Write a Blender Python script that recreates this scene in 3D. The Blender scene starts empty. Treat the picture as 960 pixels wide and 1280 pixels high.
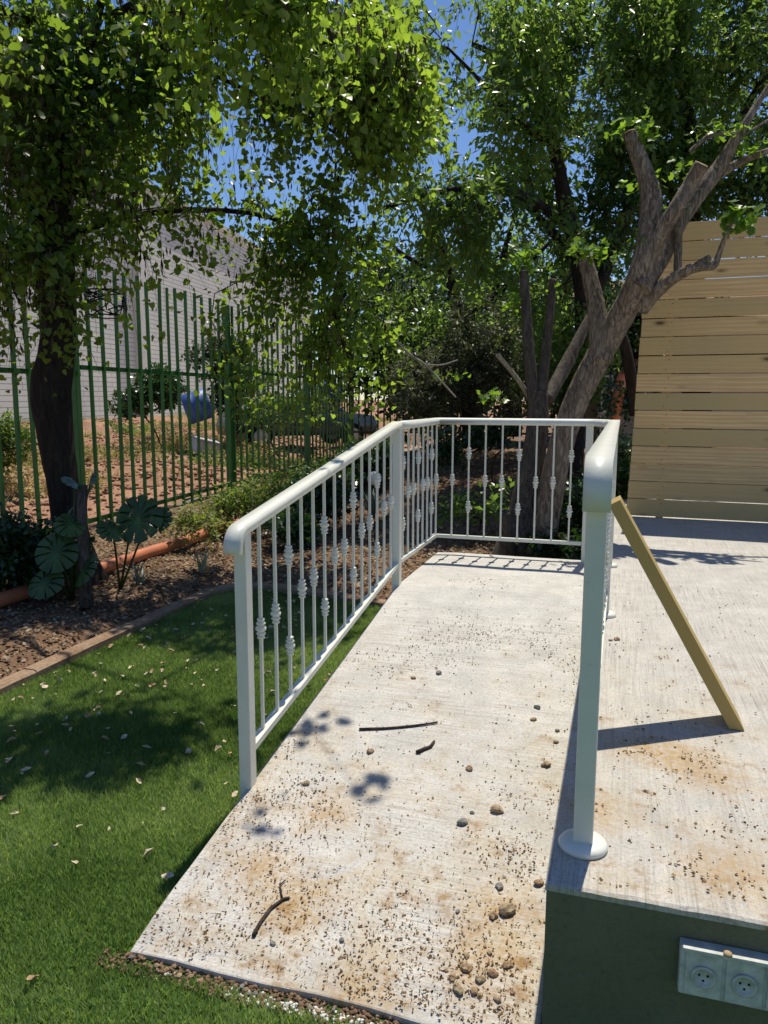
import bpy, bmesh, math, random
import numpy as np
from mathutils import Vector
rnd = random.Random(7)
rng = np.random.default_rng(11)
R = math.radians
S = bpy.context.scene
col = S.collection

# ------------------------------------------------------------------ camera
PITCH, ROLL, YAW, FPX = .1453, .0022, .2985, 962.3
CAM = np.array([.0502, -1.9531, 1.1655])
Fv = np.array([-math.sin(YAW)*math.cos(PITCH), math.cos(YAW)*math.cos(PITCH), -math.sin(PITCH)])
R0 = np.array([math.cos(YAW), math.sin(YAW), 0.]); U0 = np.cross(R0, Fv)
Rv = R0*math.cos(ROLL)+U0*math.sin(ROLL); Uv = -R0*math.sin(ROLL)+U0*math.cos(ROLL)
cd = bpy.data.cameras.new('camera'); cam = bpy.data.objects.new('camera', cd); col.objects.link(cam)
import mathutils
cam.matrix_world = mathutils.Matrix([[Rv[0], Uv[0], -Fv[0], CAM[0]], [Rv[1], Uv[1], -Fv[1], CAM[1]],
                                     [Rv[2], Uv[2], -Fv[2], CAM[2]], [0, 0, 0, 1]])
cd.sensor_fit = 'HORIZONTAL'; cd.sensor_width = 36; cd.lens = 36*FPX/960
cd.clip_start = .05; cd.clip_end = 3000
S.camera = cam

# ------------------------------------------------------------------ sky and sun
SUN = Vector((.045, .40, 1)).normalized()
ELEV = math.asin(SUN.z)
w = bpy.data.worlds.new('World'); S.world = w; w.use_nodes = True
wn = w.node_tree; bg = wn.nodes['Background']
sky = wn.nodes.new('ShaderNodeTexSky'); sky.sky_type = 'NISHITA'; sky.sun_disc = False
sky.sun_elevation = ELEV; sky.sun_rotation = math.atan2(SUN.x, SUN.y)
sky.altitude = 900; sky.dust_density = .3; sky.ozone_density = 2.5; sky.air_density = 1.0
hs = wn.nodes.new('ShaderNodeHueSaturation'); hs.inputs['Saturation'].default_value = 1.14; hs.inputs['Hue'].default_value = .507
wn.links.new(sky.outputs[0], hs.inputs['Color']); wn.links.new(hs.outputs[0], bg.inputs[0]); bg.inputs[1].default_value = .112
sd = bpy.data.lights.new('sun', 'SUN'); sd.energy = 5.0; sd.angle = R(.55); sd.color = (1, .935, .80)
so = bpy.data.objects.new('sun', sd); col.objects.link(so)
so.rotation_euler = (-SUN).to_track_quat('-Z', 'Y').to_euler(); so.location = (2, 5, 12)
S.view_settings.view_transform = 'Standard'; S.view_settings.look = 'None'
S.view_settings.exposure = 0.10; S.view_settings.gamma = 1; S.view_settings.use_curve_mapping = False
S.render.resolution_x = 768; S.render.resolution_y = 1024
S.render.engine = 'CYCLES'

# ------------------------------------------------------------------ helpers
def ray(px, py): return Fv+Rv*(px-480)/FPX-Uv*(py-640)/FPX
def atd(px, py, d): return CAM+ray(px, py)*d           # a point of the place at distance d in front of the viewpoint
def onz(px, py, z):
    r = ray(px, py); return CAM+r*(z-CAM[2])/r[2]
def ony(px, py, y):
    r = ray(px, py); return CAM+r*(y-CAM[1])/r[1]
TLT = .1546; YM = 2.683; XL = -1.29; YB = 3.74; HT = 1.03; HB = .13
def rampz(y): return -.005 if y > YM else -.005-TLT*(YM-y)
def onramp(px, py):
    z = -.2
    for _ in range(12):
        p = onz(px, py, z); z = rampz(p[1])
    return onz(px, py, z)

def hsh(ix, iy, iz, s):
    n = (ix*374761393+iy*668265263+iz*2147483647+s*974711) & 0xffffffff
    n = ((n ^ (n >> 13))*1274126177) & 0xffffffff
    return ((n ^ (n >> 16)) & 0xffff)/65535.
def noise(p, sc, seed=0):
    p = np.atleast_2d(np.asarray(p, float))*sc
    if p.shape[1] == 2: p = np.c_[p, np.zeros(len(p))]
    i = np.floor(p).astype(np.int64); f = p-i; f = f*f*(3-2*f); r = 0
    for dx in (0, 1):
        for dy in (0, 1):
            for dz in (0, 1):
                wt = (f[:, 0] if dx else 1-f[:, 0])*(f[:, 1] if dy else 1-f[:, 1])*(f[:, 2] if dz else 1-f[:, 2])
                r = r+wt*hsh(i[:, 0]+dx+1000, i[:, 1]+dy+1000, i[:, 2]+dz+1000, seed)
    return r
def fbm(p, sc, seed=0, o=3):
    return sum(noise(p, sc*2**k, seed+k)*.5**k for k in range(o))/sum(.5**k for k in range(o))
def sstep(a, b, x):
    t = np.clip((x-a)/(b-a), 0, 1); return t*t*(3-2*t)

def tag(o, label=None, cat=None, group=None, kind=None):
    if label: o['label'] = label
    if cat: o['category'] = cat
    if group: o['group'] = group
    if kind: o['kind'] = kind
    return o
def empty(name, loc, label=None, cat=None, group=None, rz=0):
    o = bpy.data.objects.new(name, None); col.objects.link(o); o.location = loc; o.rotation_euler = (0, 0, rz)
    o.empty_display_size = .1
    return tag(o, label, cat, group)
def link(name, me, parent=None, loc=None, rot=None, scale=None):
    o = bpy.data.objects.new(name, me); col.objects.link(o)
    if parent is not None:
        o.parent = parent
        if loc is None: o.location = -Vector(parent.location) if parent.rotation_euler.z == 0 else o.location
    if loc is not None: o.location = loc
    if rot is not None: o.rotation_euler = rot
    if scale is not None: o.scale = scale
    return o

class MB:                                               # a mesh buffer
    def __init__(s): s.v = []; s.f = []
    def add(s, vs, fs):
        n = len(s.v); s.v += [tuple(map(float, v)) for v in vs]; s.f += [tuple(i+n for i in f) for f in fs]; return s
    def box(s, a, b, c=None):
        x0, y0, z0 = a; x1, y1, z1 = b
        return s.add([(x0, y0, z0), (x1, y0, z0), (x1, y1, z0), (x0, y1, z0), (x0, y0, z1), (x1, y0, z1), (x1, y1, z1), (x0, y1, z1)],
                     [(0, 3, 2, 1), (4, 5, 6, 7), (0, 1, 5, 4), (1, 2, 6, 5), (2, 3, 7, 6), (3, 0, 4, 7)])
    def tube(s, path, rad, n=10, cap=True, jit=0, twist=0, flat=1):
        P = [Vector(p) for p in path]; m = len(P)
        if not hasattr(rad, '__len__'): rad = [rad]*m
        rings = []; up = None
        for i in range(m):
            t = (P[min(i+1, m-1)]-P[max(i-1, 0)]).normalized()
            if up is None:
                up = Vector((0, 0, 1)) if abs(t.z) < .9 else Vector((1, 0, 0))
            u = (up-t*up.dot(t)).normalized(); v = t.cross(u); up = u
            rings.append([P[i]+(u*math.cos(a)+v*math.sin(a)*flat)*rad[i]*(1+jit*(rnd.random()-.5)) for a in [2*math.pi*k/n+twist for k in range(n)]])
        vs = [p for r in rings for p in r]; fs = []
        for i in range(m-1):
            for k in range(n): fs.append((i*n+k, i*n+(k+1) % n, (i+1)*n+(k+1) % n, (i+1)*n+k))
        if cap:
            vs += [P[0], P[-1]]; a = m*n
            for k in range(n):
                fs.append((a, (k+1) % n, k)); fs.append((a+1, (m-1)*n+k, (m-1)*n+(k+1) % n))
        return s.add(vs, fs)
    def sweep(s, path, prof, side, cap=True):           # prof: (across, up) outline swept along path; side: the across vector
        P = [Vector(p) for p in path]; m = len(P); n = len(prof); vs = []
        for i in range(m):
            t = (P[min(i+1, m-1)]-P[max(i-1, 0)]).normalized()
            sd_ = side[i] if isinstance(side, list) else side
            sd_ = (Vector(sd_)-t*Vector(sd_).dot(t)).normalized(); u = sd_.cross(t)
            vs += [P[i]+sd_*a+u*b for a, b in prof]
        fs = [(i*n+k, i*n+(k+1) % n, (i+1)*n+(k+1) % n, (i+1)*n+k) for i in range(m-1) for k in range(n)]
        if cap: fs += [tuple(reversed(range(n))), tuple((m-1)*n+k for k in range(n))]
        return s.add(vs, fs)
    def lathe(s, prof, n=12, c=(0, 0, 0)):
        vs = []; m = len(prof)
        for r, z in prof:
            for k in range(n):
                a = 2*math.pi*k/n; vs.append((c[0]+r*math.cos(a), c[1]+r*math.sin(a), c[2]+z))
        fs = [(i*n+k, i*n+(k+1) % n, (i+1)*n+(k+1) % n, (i+1)*n+k) for i in range(m-1) for k in range(n)]
        fs += [tuple(reversed(range(n))), tuple((m-1)*n+k for k in range(n))]
        return s.add(vs, fs)
    def mesh(s, name, mat, smooth=False):
        me = bpy.data.meshes.new(name); me.from_pydata(s.v, [], s.f); me.materials.append(mat)
        if smooth: me.shade_smooth()
        me.validate(); return me
    def build(s, name, mat, parent=None, smooth=False, bevel=0, loc=None, segs=2):
        o = link(name, s.mesh(name, mat, smooth), parent, loc)
        if bevel:
            b = o.modifiers.new('b', 'BEVEL'); b.width = bevel; b.segments = segs; b.limit_method = 'ANGLE'; b.angle_limit = R(35)
        return o

def npmesh(name, V, faces, mat, tint=None, smooth=False):   # V (n,3); faces (m,k)
    me = bpy.data.meshes.new(name); m, k = faces.shape
    me.vertices.add(len(V)); me.vertices.foreach_set('co', V.astype(np.float32).ravel())
    me.loops.add(m*k); me.loops.foreach_set('vertex_index', faces.astype(np.int32).ravel())
    me.polygons.add(m); me.polygons.foreach_set('loop_start', np.arange(0, m*k, k, dtype=np.int32))
    if smooth: me.polygons.foreach_set('use_smooth', np.ones(m, bool))
    me.update(calc_edges=True)
    if tint is not None:
        a = me.attributes.new('tint', 'FLOAT', 'POINT'); a.data.foreach_set('value', tint.astype(np.float32))
    me.materials.append(mat); return me

# ------------------------------------------------------------------ materials
class NT:
    def __init__(s, name, rough=.6, spec=.4):
        s.m = bpy.data.materials.new(name); s.m.use_nodes = True; s.t = s.m.node_tree
        s.b = s.t.nodes['Principled BSDF']; s.b.inputs['Roughness'].default_value = rough
        s.b.inputs['Specular IOR Level'].default_value = spec
        s.out = s.t.nodes['Material Output']; s.co = s.t.nodes.new('ShaderNodeTexCoord').outputs['Object']
    def n(s, typ, ins=None, **kw):
        nd = s.t.nodes.new('ShaderNode'+typ)
        for k, v in kw.items(): setattr(nd, k, v)
        for k, v in (ins or {}).items():
            if hasattr(v, 'is_output') or isinstance(v, bpy.types.NodeSocket): s.t.links.new(v, nd.inputs[k])
            else: nd.inputs[k].default_value = v
        return nd
    def map(s, scale=(1, 1, 1), src=None, rot=(0, 0, 0)): return s.n('Mapping', {0: src or s.co, 'Scale': scale, 'Rotation': rot}).outputs[0]
    def noise(s, sc, det=4, vec=None, rough=.55, dist=0):
        return s.n('TexNoise', {'Vector': vec or s.co, 'Scale': sc, 'Detail': det, 'Roughness': rough, 'Distortion': dist}).outputs[0]
    def ramp(s, fac, stops, interp='LINEAR'):
        r = s.n('ValToRGB', {0: fac}); e = r.color_ramp.elements; r.color_ramp.interpolation = interp
        while len(e) < len(stops): e.new(.5)
        for i, (p, c) in enumerate(stops):
            e[i].position = p; e[i].color = (c, c, c, 1) if not hasattr(c, '__len__') else (*c, 1)
        return r.outputs[0]
    def mix(s, fac, a, b, mode='MIX'):
        nd = s.n('MixRGB', {0: fac}, blend_type=mode)
        for i, v in ((1, a), (2, b)):
            if isinstance(v, bpy.types.NodeSocket): s.t.links.new(v, nd.inputs[i])
            else: nd.inputs[i].default_value = (*v, 1)
        return nd.outputs[0]
    def math(s, op, a, b=0.):
        nd = s.n('Math', operation=op)
        for i, v in ((0, a), (1, b)):
            if isinstance(v, bpy.types.NodeSocket): s.t.links.new(v, nd.inputs[i])
            else: nd.inputs[i].default_value = v
        return nd.outputs[0]
    def color(s, c):
        if isinstance(c, bpy.types.NodeSocket): s.t.links.new(c, s.b.inputs['Base Color'])
        else: s.b.inputs['Base Color'].default_value = (*c, 1)
    def bump(s, h, dist=.01, strength=1, prev=None):
        ins = {'Height': h, 'Distance': dist, 'Strength': strength}
        if prev is not None: ins['Normal'] = prev
        o = s.n('Bump', ins).outputs[0]; s.t.links.new(o, s.b.inputs['Normal']); return o

def m_white():
    k = NT('white_powder_coat', .38, .5)
    d = k.noise(9, 5); g = k.ramp(d, [(.35, (.66, .665, .58)), (.7, (.73, .73, .645))])
    dirt = k.ramp(k.noise(55, 3), [(.66, 0.), (.76, .35)])
    k.color(k.mix(dirt, g, (.45, .42, .36))); k.bump(k.noise(120, 2), .0006, .5); return k.m
def m_concrete(name, dirn, tone=(.50, .485, .455), stain=True, gy=0.):
    k = NT(name, .85, .25)
    big = k.noise(1.3, 5, dist=.5); mid = k.noise(7, 6); fine = k.noise(90, 4, rough=.7)
    c = k.ramp(big, [(.3, tuple(x*.82 for x in tone)), (.55, tone), (.75, tuple(x*1.10 for x in tone))])
    c = k.mix(.5, c, k.ramp(mid, [(.3, tuple(x*.68 for x in tone)), (.7, tuple(x*1.18 for x in tone))]))
    c = k.mix(k.ramp(fine, [(.34, .75), (.50, 0.)]), c, tuple(x*.55 for x in tone))
    c = k.mix(k.ramp(k.noise(260, 3, rough=.8), [(.36, .7), (.46, 0.)]), c, tuple(x*.50 for x in tone))
    c = k.mix(k.ramp(k.noise(170, 3, rough=.8), [(.56, 0.), (.66, .5)]), c, tuple(min(.8, x*1.4) for x in tone))
    sc = (3, 130, 3) if dirn == 'x' else (110, 2.2, 3)
    br = k.noise(1, 5, vec=k.map(sc, rot=(0, 0, .12 if dirn == 'x' else 0)), rough=.75)
    patch = k.ramp(k.noise(1.9, 3, vec=k.map((1, 1, 1.))), [(.4, .3), (.62, .95)])
    c = k.mix(patch, c, k.mix(1, c, k.ramp(br, [(.36, .62), (.5, 1.), (.64, 1.12)]), 'MULTIPLY'))
    if stain:
        sp = k.n('SeparateXYZ', {0: k.co}).outputs
        g = k.ramp(k.math('MULTIPLY_ADD', sp[1], -.42 if dirn == 'x' else -.25), [(0, 0.), (1, 1.)])
        nd = k.n('MapRange', {0: sp[1], 1: 2.4, 2: -.1, 3: 0., 4: 1.}); g = nd.outputs[0]
        s1 = k.noise(3.4, 9, rough=.74, dist=.5)
        a = k.math('MULTIPLY', k.math('MULTIPLY', k.ramp(s1, [(.44, 0.), (.60, 1.)]), k.ramp(k.noise(55, 5, rough=.75), [(.38, .25), (.6, 1.)])), k.math('MULTIPLY', g, .78 if dirn == 'x' else .5))
        c = k.mix(a, c, (.43, .33, .18))
        s2 = k.noise(9, 5, rough=.7)
        b = k.math('MULTIPLY', k.ramp(s2, [(.53, 0.), (.64, .95)]), k.math('MULTIPLY', k.ramp(s1, [(.42, 0.), (.58, 1.)]), g))
        c = k.mix(b, c, (.26, .15, .055))
        SP = [onramp(a, b) for a, b in ((405, 1015), (375, 1130), (590, 1215), (450, 1255), (630, 1140), (330, 1085))] if dirn == 'x' else [onz(a, b, 0) for a, b in ((850, 945), (885, 970), (905, 1085), (800, 935), (740, 1010))]
        wob = k.math('MULTIPLY', k.noise(16, 6, rough=.7), .26)
        for p_ in SP:
            dist = k.n('VectorMath', {0: k.co, 1: tuple(p_)}, operation='DISTANCE').outputs['Value']
            m_ = k.ramp(k.math('ADD', dist, wob), [(.15, .9), (.30, 0.)])
            c = k.mix(k.math('MULTIPLY', m_, k.ramp(k.noise(48, 5, rough=.7), [(.4, .25), (.6, .9)])), c, (.38, .24, .09))
    k.color(c)
    n1 = k.bump(fine, .0025, .55); n2 = k.bump(br, .0022, .7, n1)
    k.bump(mid, .006, .35, n2); return k.m
def m_wall():
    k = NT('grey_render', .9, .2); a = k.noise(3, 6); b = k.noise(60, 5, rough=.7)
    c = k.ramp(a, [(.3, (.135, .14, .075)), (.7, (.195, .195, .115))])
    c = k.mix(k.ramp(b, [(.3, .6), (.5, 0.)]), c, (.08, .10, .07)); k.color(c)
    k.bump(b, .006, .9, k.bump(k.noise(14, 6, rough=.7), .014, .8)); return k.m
def m_wood(name, light, dark, axis='x', knots=True):
    k = NT(name, .62, .3)
    oi = k.n('ObjectInfo').outputs['Random']
    off = k.n('CombineXYZ', {0: k.math('MULTIPLY', oi, 37.), 1: k.math('MULTIPLY', oi, 11.), 2: k.math('MULTIPLY', oi, 53.)}).outputs[0]
    vec = k.n('VectorMath', {0: k.co, 1: off}, operation='ADD').outputs[0]
    sc = (1.1, 14, 14) if axis == 'x' else (14, 14, 1.1)
    mp = k.map(sc, vec)
    warp = k.noise(1.2, 3, vec=mp, dist=.6)
    wv = k.n('TexWave', {'Vector': mp, 'Scale': .55, 'Distortion': 7, 'Detail': 3, 'Detail Scale': 1.2}, wave_type='BANDS', bands_direction='Z').outputs[1]
    c = k.mix(k.ramp(wv, [(.1, 0.), (.9, .8)]), light, tuple(a*.55+b*.45 for a, b in zip(light, dark)))
    c = k.mix(k.ramp(k.noise(1, 5, vec=k.map((3, 90, 90) if axis == 'x' else (90, 90, 3), vec)), [(.35, .35), (.6, 0.)]), c, dark)
    c = k.mix(k.ramp(oi, [(0., 0.), (.3, .75), (.55, .1), (.75, 1.), (.9, .35)], 'CONSTANT'), c, tuple(a*b for a, b in zip(light, (.66, .68, .62))))
    c = k.mix(k.ramp(k.noise(.9, 3, vec=vec), [(.4, 0.), (.75, .35)]), c, (.33, .30, .17))
    if knots:
        vo = k.n('TexVoronoi', {'Vector': k.map((2.1, 1, 5.2), vec), 'Scale': 1.0, 'Randomness': 1.})
        c = k.mix(k.ramp(vo.outputs[0], [(.04, 1.), (.08, .7), (.11, .3), (.19, 0.)]), c, (.13, .07, .03))
    k.color(c); k.bump(wv, .0012, .4, k.bump(k.noise(1, 4, vec=k.map((4, 140, 140) if axis == 'x' else (140, 140, 4), vec)), .0009, .5)); return k.m
def m_leaf(name, cols, tcol, trans=.45, rough=.42, spec=.35):
    k = NT(name, rough, spec)
    a = k.n('Attribute', attribute_name='tint').outputs['Fac']
    c = k.ramp(a, [(i/(len(cols)-1), q) for i, q in enumerate(cols)])
    k.color(c)
    tc = k.mix(.7, k.mix(1, c, (3.2, 3.0, 1.6), 'MULTIPLY'), k.mix(a, tuple(x*.75 for x in tcol), tuple(x*1.25 for x in tcol)))
    tr = k.n('BsdfTranslucent', {'Color': tc})
    mx = k.n('MixShader', {0: trans, 1: k.b.outputs[0], 2: tr.outputs[0]})
    k.t.links.new(mx.outputs[0], k.out.inputs[0]); return k.m
def m_bark(name, a, b, sc=1.0, bump=.02):
    k = NT(name, .9, .2); v = k.map((9*sc, 9*sc, 2.2*sc))
    n = k.noise(2.2, 8, vec=v, rough=.7, dist=1.2); f = k.noise(30*sc, 4)
    c = k.ramp(n, [(.3, tuple(x*.45 for x in b)), (.45, b), (.62, a), (.8, tuple(min(1, x*1.35) for x in a))])
    c = k.mix(k.ramp(k.noise(3, 3), [(.45, 0.), (.7, .5)]), c, tuple(x*.6 for x in a)); k.color(c)
    k.bump(n, bump, 1, k.bump(f, bump*.25, .6)); return k.m
def m_soil(name, cols, sc=3, bump=.03, rows=False):
    k = NT(name, .95, .15); n = k.noise(sc, 8, rough=.65); f = k.noise(sc*9, 6, rough=.7)
    c = k.ramp(n, [(.25+.5*i/(len(cols)-1), q) for i, q in enumerate(cols)])
    c = k.mix(k.ramp(f, [(.3, .55), (.55, 0.)]), c, tuple(x*.45 for x in cols[0]))
    c = k.mix(k.ramp(k.noise(sc*22, 4), [(.58, 0.), (.7, .5)]), c, tuple(min(1, x*1.5) for x in cols[-1]))
    k.color(c); k.bump(f, bump, .9, k.bump(n, bump*3, .6)); return k.m
def m_plain(name, c, rough=.5, spec=.4, var=.15, metal=0, nsc=6, bump=.001):
    k = NT(name, rough, spec); n = k.noise(nsc, 5)
    k.color(k.ramp(n, [(.3, tuple(x*(1-var) for x in c)), (.7, tuple(min(1, x*(1+var)) for x in c))]))
    k.b.inputs['Metallic'].default_value = metal; k.bump(k.noise(nsc*12, 4), bump, .5); return k.m

M = {}
M['white'] = m_white()
M['ramp'] = m_concrete('broomed_ramp_concrete', 'x', (.56, .54, .50))
M['terrace'] = m_concrete('broomed_terrace_concrete', 'y', (.50, .478, .435))
M['wall'] = m_wall()
M['board'] = m_wood('pine_board', (.90, .62, .30), (.48, .27, .11))
M['prop'] = m_wood('raw_pine', (.60, .42, .15), (.38, .24, .07), 'z', False)
M['green'] = m_plain('green_fence_paint', (.035, .15, .03), .5, .4, .3, nsc=4)
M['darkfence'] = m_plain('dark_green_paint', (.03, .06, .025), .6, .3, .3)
M['pipe'] = m_plain('orange_plastic_pipe', (.50, .17, .08), .5, .4, .18, nsc=3, bump=.002)
M['kerb'] = m_soil('kerb_concrete', [(.20, .11, .06), (.30, .20, .13), (.36, .28, .20)], 4, .004)
M['lawnbase'] = m_soil('lawn_thatch', [(.035, .07, .015), (.055, .12, .02), (.09, .15, .03)], 12, .004)
M['bed'] = m_soil('bed_soil', [(.10, .06, .04), (.19, .115, .07), (.30, .20, .13)], 3, .012)
M['field'] = m_soil('red_field', [(.22, .115, .07), (.34, .19, .12), (.46, .30, .20)], 1.2, .03)
M['grass'] = m_leaf('turf_blades', [(.075, .14, .035), (.165, .25, .08), (.32, .39, .18)], (.28, .42, .09), .38, .5, .25)
M['redbud'] = m_leaf('redbud_leaf', [(.028, .065, .015), (.055, .11, .022), (.11, .17, .03)], (.42, .60, .05), .5, .38, .4)
M['ash'] = m_leaf('ash_leaf', [(.022, .055, .016), (.042, .092, .022), (.09, .14, .035)], (.34, .52, .07), .5, .34, .5)
M['mulberry'] = m_leaf('young_mulberry_leaf', [(.05, .12, .015), (.08, .17, .02), (.12, .21, .03)], (.36, .55, .04), .45, .35, .4)
M['grey_leaf'] = m_leaf('grey_shrub_leaf', [(.045, .06, .035), (.075, .09, .055), (.12, .13, .09)], (.14, .18, .06), .25, .5, .3)
M['dark_leaf'] = m_leaf('glossy_dark_leaf', [(.012, .035, .012), (.02, .055, .018), (.035, .08, .02)], (.10, .22, .03), .2, .3, .5)
M['weed'] = m_leaf('weed_leaf', [(.05, .10, .02), (.10, .17, .03), (.22, .23, .08)], (.28, .40, .05), .35, .5, .3)
M['straw'] = m_leaf('dry_straw', [(.22, .16, .08), (.34, .27, .13), (.45, .38, .22)], (.4, .3, .12), .3, .7, .2)
M['pod'] = m_leaf('dry_pods', [(.025, .015, .010), (.05, .03, .018), (.09, .055, .03)], (.08, .04, .015), .12, .6, .3)
M['litter'] = m_leaf('leaf_litter', [(.10, .06, .035), (.22, .15, .09), (.45, .38, .27)], (.3, .2, .1), .15, .8, .2)
M['debris'] = m_leaf('blossom_debris', [(.07, .04, .016), (.17, .095, .035), (.34, .21, .09)], (.2, .1, .03), .1, .8, .2)
M['fallen'] = m_plain('dry_pale_leaf', (.52, .43, .30), .7, .3, .3, nsc=30)
M['fallen2'] = m_plain('dry_tan_leaf', (.40, .27, .16), .7, .3, .3, nsc=30)
M['bark_dark'] = m_bark('dark_bark', (.045, .035, .028), (.02, .016, .013), 1, .02)
M['bark'] = m_bark('grey_brown_bark', (.42, .34, .255), (.14, .105, .078), 1.6, .03)
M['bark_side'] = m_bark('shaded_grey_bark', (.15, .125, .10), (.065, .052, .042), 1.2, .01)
M['bark_tan'] = m_bark('tan_cut_limb', (.23, .14, .085), (.13, .075, .045), 1.2, .006)
M['bark_twig'] = m_bark('twig_bark', (.085, .065, .05), (.04, .03, .024), 1, .004)
M['cut'] = m_plain('sawn_wood', (.42, .30, .17), .8, .2, .25, nsc=20)
M['pale_twig'] = m_bark('pale_dead_wood', (.42, .37, .28), (.26, .22, .16), 2, .003)
def m_stone(name, cols):
    k = NT(name, .9, .2); oi = k.n('ObjectInfo').outputs['Random']; n = k.noise(45, 6, rough=.7)
    c = k.mix(k.ramp(n, [(.3, .0), (.65, .75)]), k.ramp(oi, [(i/(len(cols)-1), q) for i, q in enumerate(cols)]), (.46, .36, .24))
    c = k.mix(k.ramp(k.noise(130, 4, rough=.7), [(.35, .7), (.5, 0.)]), c, tuple(x*.3 for x in cols[0])); k.color(c); k.bump(n, .004, 1); return k.m
M['stone'] = m_stone('pebble', [(.22, .10, .05), (.26, .16, .08), (.34, .25, .16), (.20, .17, .10)])
M['gravel'] = m_soil('gravel', [(.10, .06, .035), (.24, .15, .09), (.50, .40, .28)], 60, .003)
M['stone_grey'] = m_soil('grey_pebble', [(.14, .14, .13), (.24, .23, .21), (.33, .31, .28)], 14, .003)
M['mortar'] = m_plain('white_mortar', (.66, .65, .62), .9, .2, .15, nsc=20, bump=.004)
M['socket'] = m_plain('socket_plastic', (.50, .51, .46), .5, .4, .25, nsc=35)
M['black'] = m_plain('black_hole', (.01, .01, .01), .8, .1, .1)
M['blue'] = m_plain('blue_plastic', (.06, .11, .33), .45, .4, .3, nsc=5)
M['palewhite'] = m_plain('pale_plastic', (.42, .42, .42), .5, .4, .2)
M['blackwire'] = m_plain('black_wire', (.012, .012, .012), .6, .3, .2)

# ------------------------------------------------------------------ ground heights
def H(x, y):
    x = np.asarray(x, float); y = np.asarray(y, float)
    z = np.full(np.broadcast(x, y).shape, -.50)
    bed = sstep(-3.2, -3.6, x)
    z = z+bed*.10
    z = z+.10*sstep(-4.6, -5.6, x)
    z = z+sstep(3.8, 4.4, y)*.10*sstep(-3.3, -3.2, x)
    z = z+sstep(6.3, 11.5, y)*.62*sstep(-5.2, -3.6, x)                    # the garden climbs behind the landing
    z = z+sstep(-6.5, -30, x)*.55                                          # the field climbs to the far wall
    p = np.stack([x.ravel(), y.ravel()], 1)
    rough = sstep(-3.25, -3.5, x)+sstep(3.95, 4.3, y)*(x > -3.5)
    z = z+(np.clip(rough, 0, 1)*((fbm(p, 2.2, 3)-.5)*.10).reshape(z.shape))
    z = z+(sstep(-6.2, -8, x)*((fbm(p, .9, 8)-.5)*.45).reshape(z.shape))
    return z
def Hs(x, y): return float(H(np.array([x]), np.array([y]))[0])

def grid_sheet(name, xs, ys, zf, mat, smooth=True):
    X, Y = np.meshgrid(xs, ys); Z = zf(X, Y); V = np.stack([X.ravel(), Y.ravel(), Z.ravel()], 1)
    nx, ny = len(xs), len(ys); i = np.arange(nx-1)[None, :]+np.arange(ny-1)[:, None]*nx; i = i.ravel()
    Fc = np.stack([i, i+1, i+1+nx, i+nx], 1)
    return link(name, npmesh(name, V, Fc, mat, smooth=smooth))
# far terrain and field, one sheet out to the horizon
xs = np.concatenate([[-900, -400, -200, -100, -70], np.arange(-56, -18, .8), np.arange(-18, -5.9, .16)])
ys = np.concatenate([[-300, -100, -30, -10], np.arange(-6, 26, .22), np.arange(26, 80, 1.2), [120, 300, 900]])
tag(grid_sheet('field', xs, ys, H, M['field']), kind='structure')
xs = np.concatenate([np.arange(-5.9, 2.5, .09), [3, 5, 9, 20, 60, 200, 900]])
ys = np.concatenate([[-300, -80, -20, -8, -4], np.arange(-3, 14, .09), np.arange(14.3, 26, .6), [30, 45, 80, 300, 900]])
tag(grid_sheet('garden_bed', xs, ys, H, M['bed']), kind='structure')

# lawn with a curved far side along the kerb
KERB = [(-3.22, y) for y in np.arange(-3.2, 3.5, .35)]+[(-3.2, 3.6), (-3.1, 3.86), (-2.85, 3.96), (-2.5, 3.93), (-2.2, 3.86), (-1.75, 3.76), (-1.32, 3.68)]
mb = MB()
poly = [(-3.19, -14)]+[(p[0]+.03, p[1]) for p in KERB]+[(-1.2, 3.66), (-1.2, -.1), (12, -.1), (12, -14)]
mb.add([(x, y, -.475) for x, y in poly], [tuple(reversed(range(len(poly))))])
# shade reference points are unnecessary: flat turf backing
lawn = mb.build('lawn', M['lawnbase']); tag(lawn, kind='structure')
def inlawn(x, y):
    xr = np.full(len(x), -3.17); ymx = np.interp(x, [-3.2, -3.1, -2.85, -2.5, -1.3], [3.6, 3.82, 3.9, 3.87, 3.62])
    left = (x > xr) & (x < -1.30) & (y < ymx)
    front = (x >= -1.36) & (y < -.205-.06*fbm(np.c_[x, y], 9, 12)) & (x < -.02)
    corner = ~((x > -1.36) & (y < -.19) & (y > -.21))
    return (left | front) & corner
def blades(name, n, x0, x1, y0, y1, h0, h1, wd, mat, mask, zf, lean=.5, tuft=None):
    x = rng.uniform(x0, x1, n); y = rng.uniform(y0, y1, n); k = mask(x, y); x, y = x[k], y[k]; n = len(x)
    z = zf(x, y); a = rng.uniform(0, 2*np.pi, n); h = rng.uniform(h0, h1, n)
    pn = fbm(np.c_[x, y], 5, 21); h = h*(.75+.5*pn)
    la = rng.uniform(0, 2*np.pi, n); ll = h*rng.uniform(0, lean, n)+h*.12
    B = np.stack([x, y, z], 1); s = np.stack([np.cos(a), np.sin(a), 0*a], 1)*wd*rng.uniform(.6, 1.3, n)[:, None]
    T = B+np.stack([np.cos(la)*ll, np.sin(la)*ll, h], 1)
    V = np.stack([B-s, B+s, T], 1).reshape(-1, 3)
    tint = np.clip(pn*.7+(fbm(np.c_[x, y], 1.3, 90)-.5)*1.3+.15+rng.uniform(-.4, .4, n), 0, 1).repeat(3)
    return link(name, npmesh(name, V, np.arange(3*n).reshape(-1, 3), mat, tint))
zl = lambda x, y: np.full(len(x), -.475)
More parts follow.
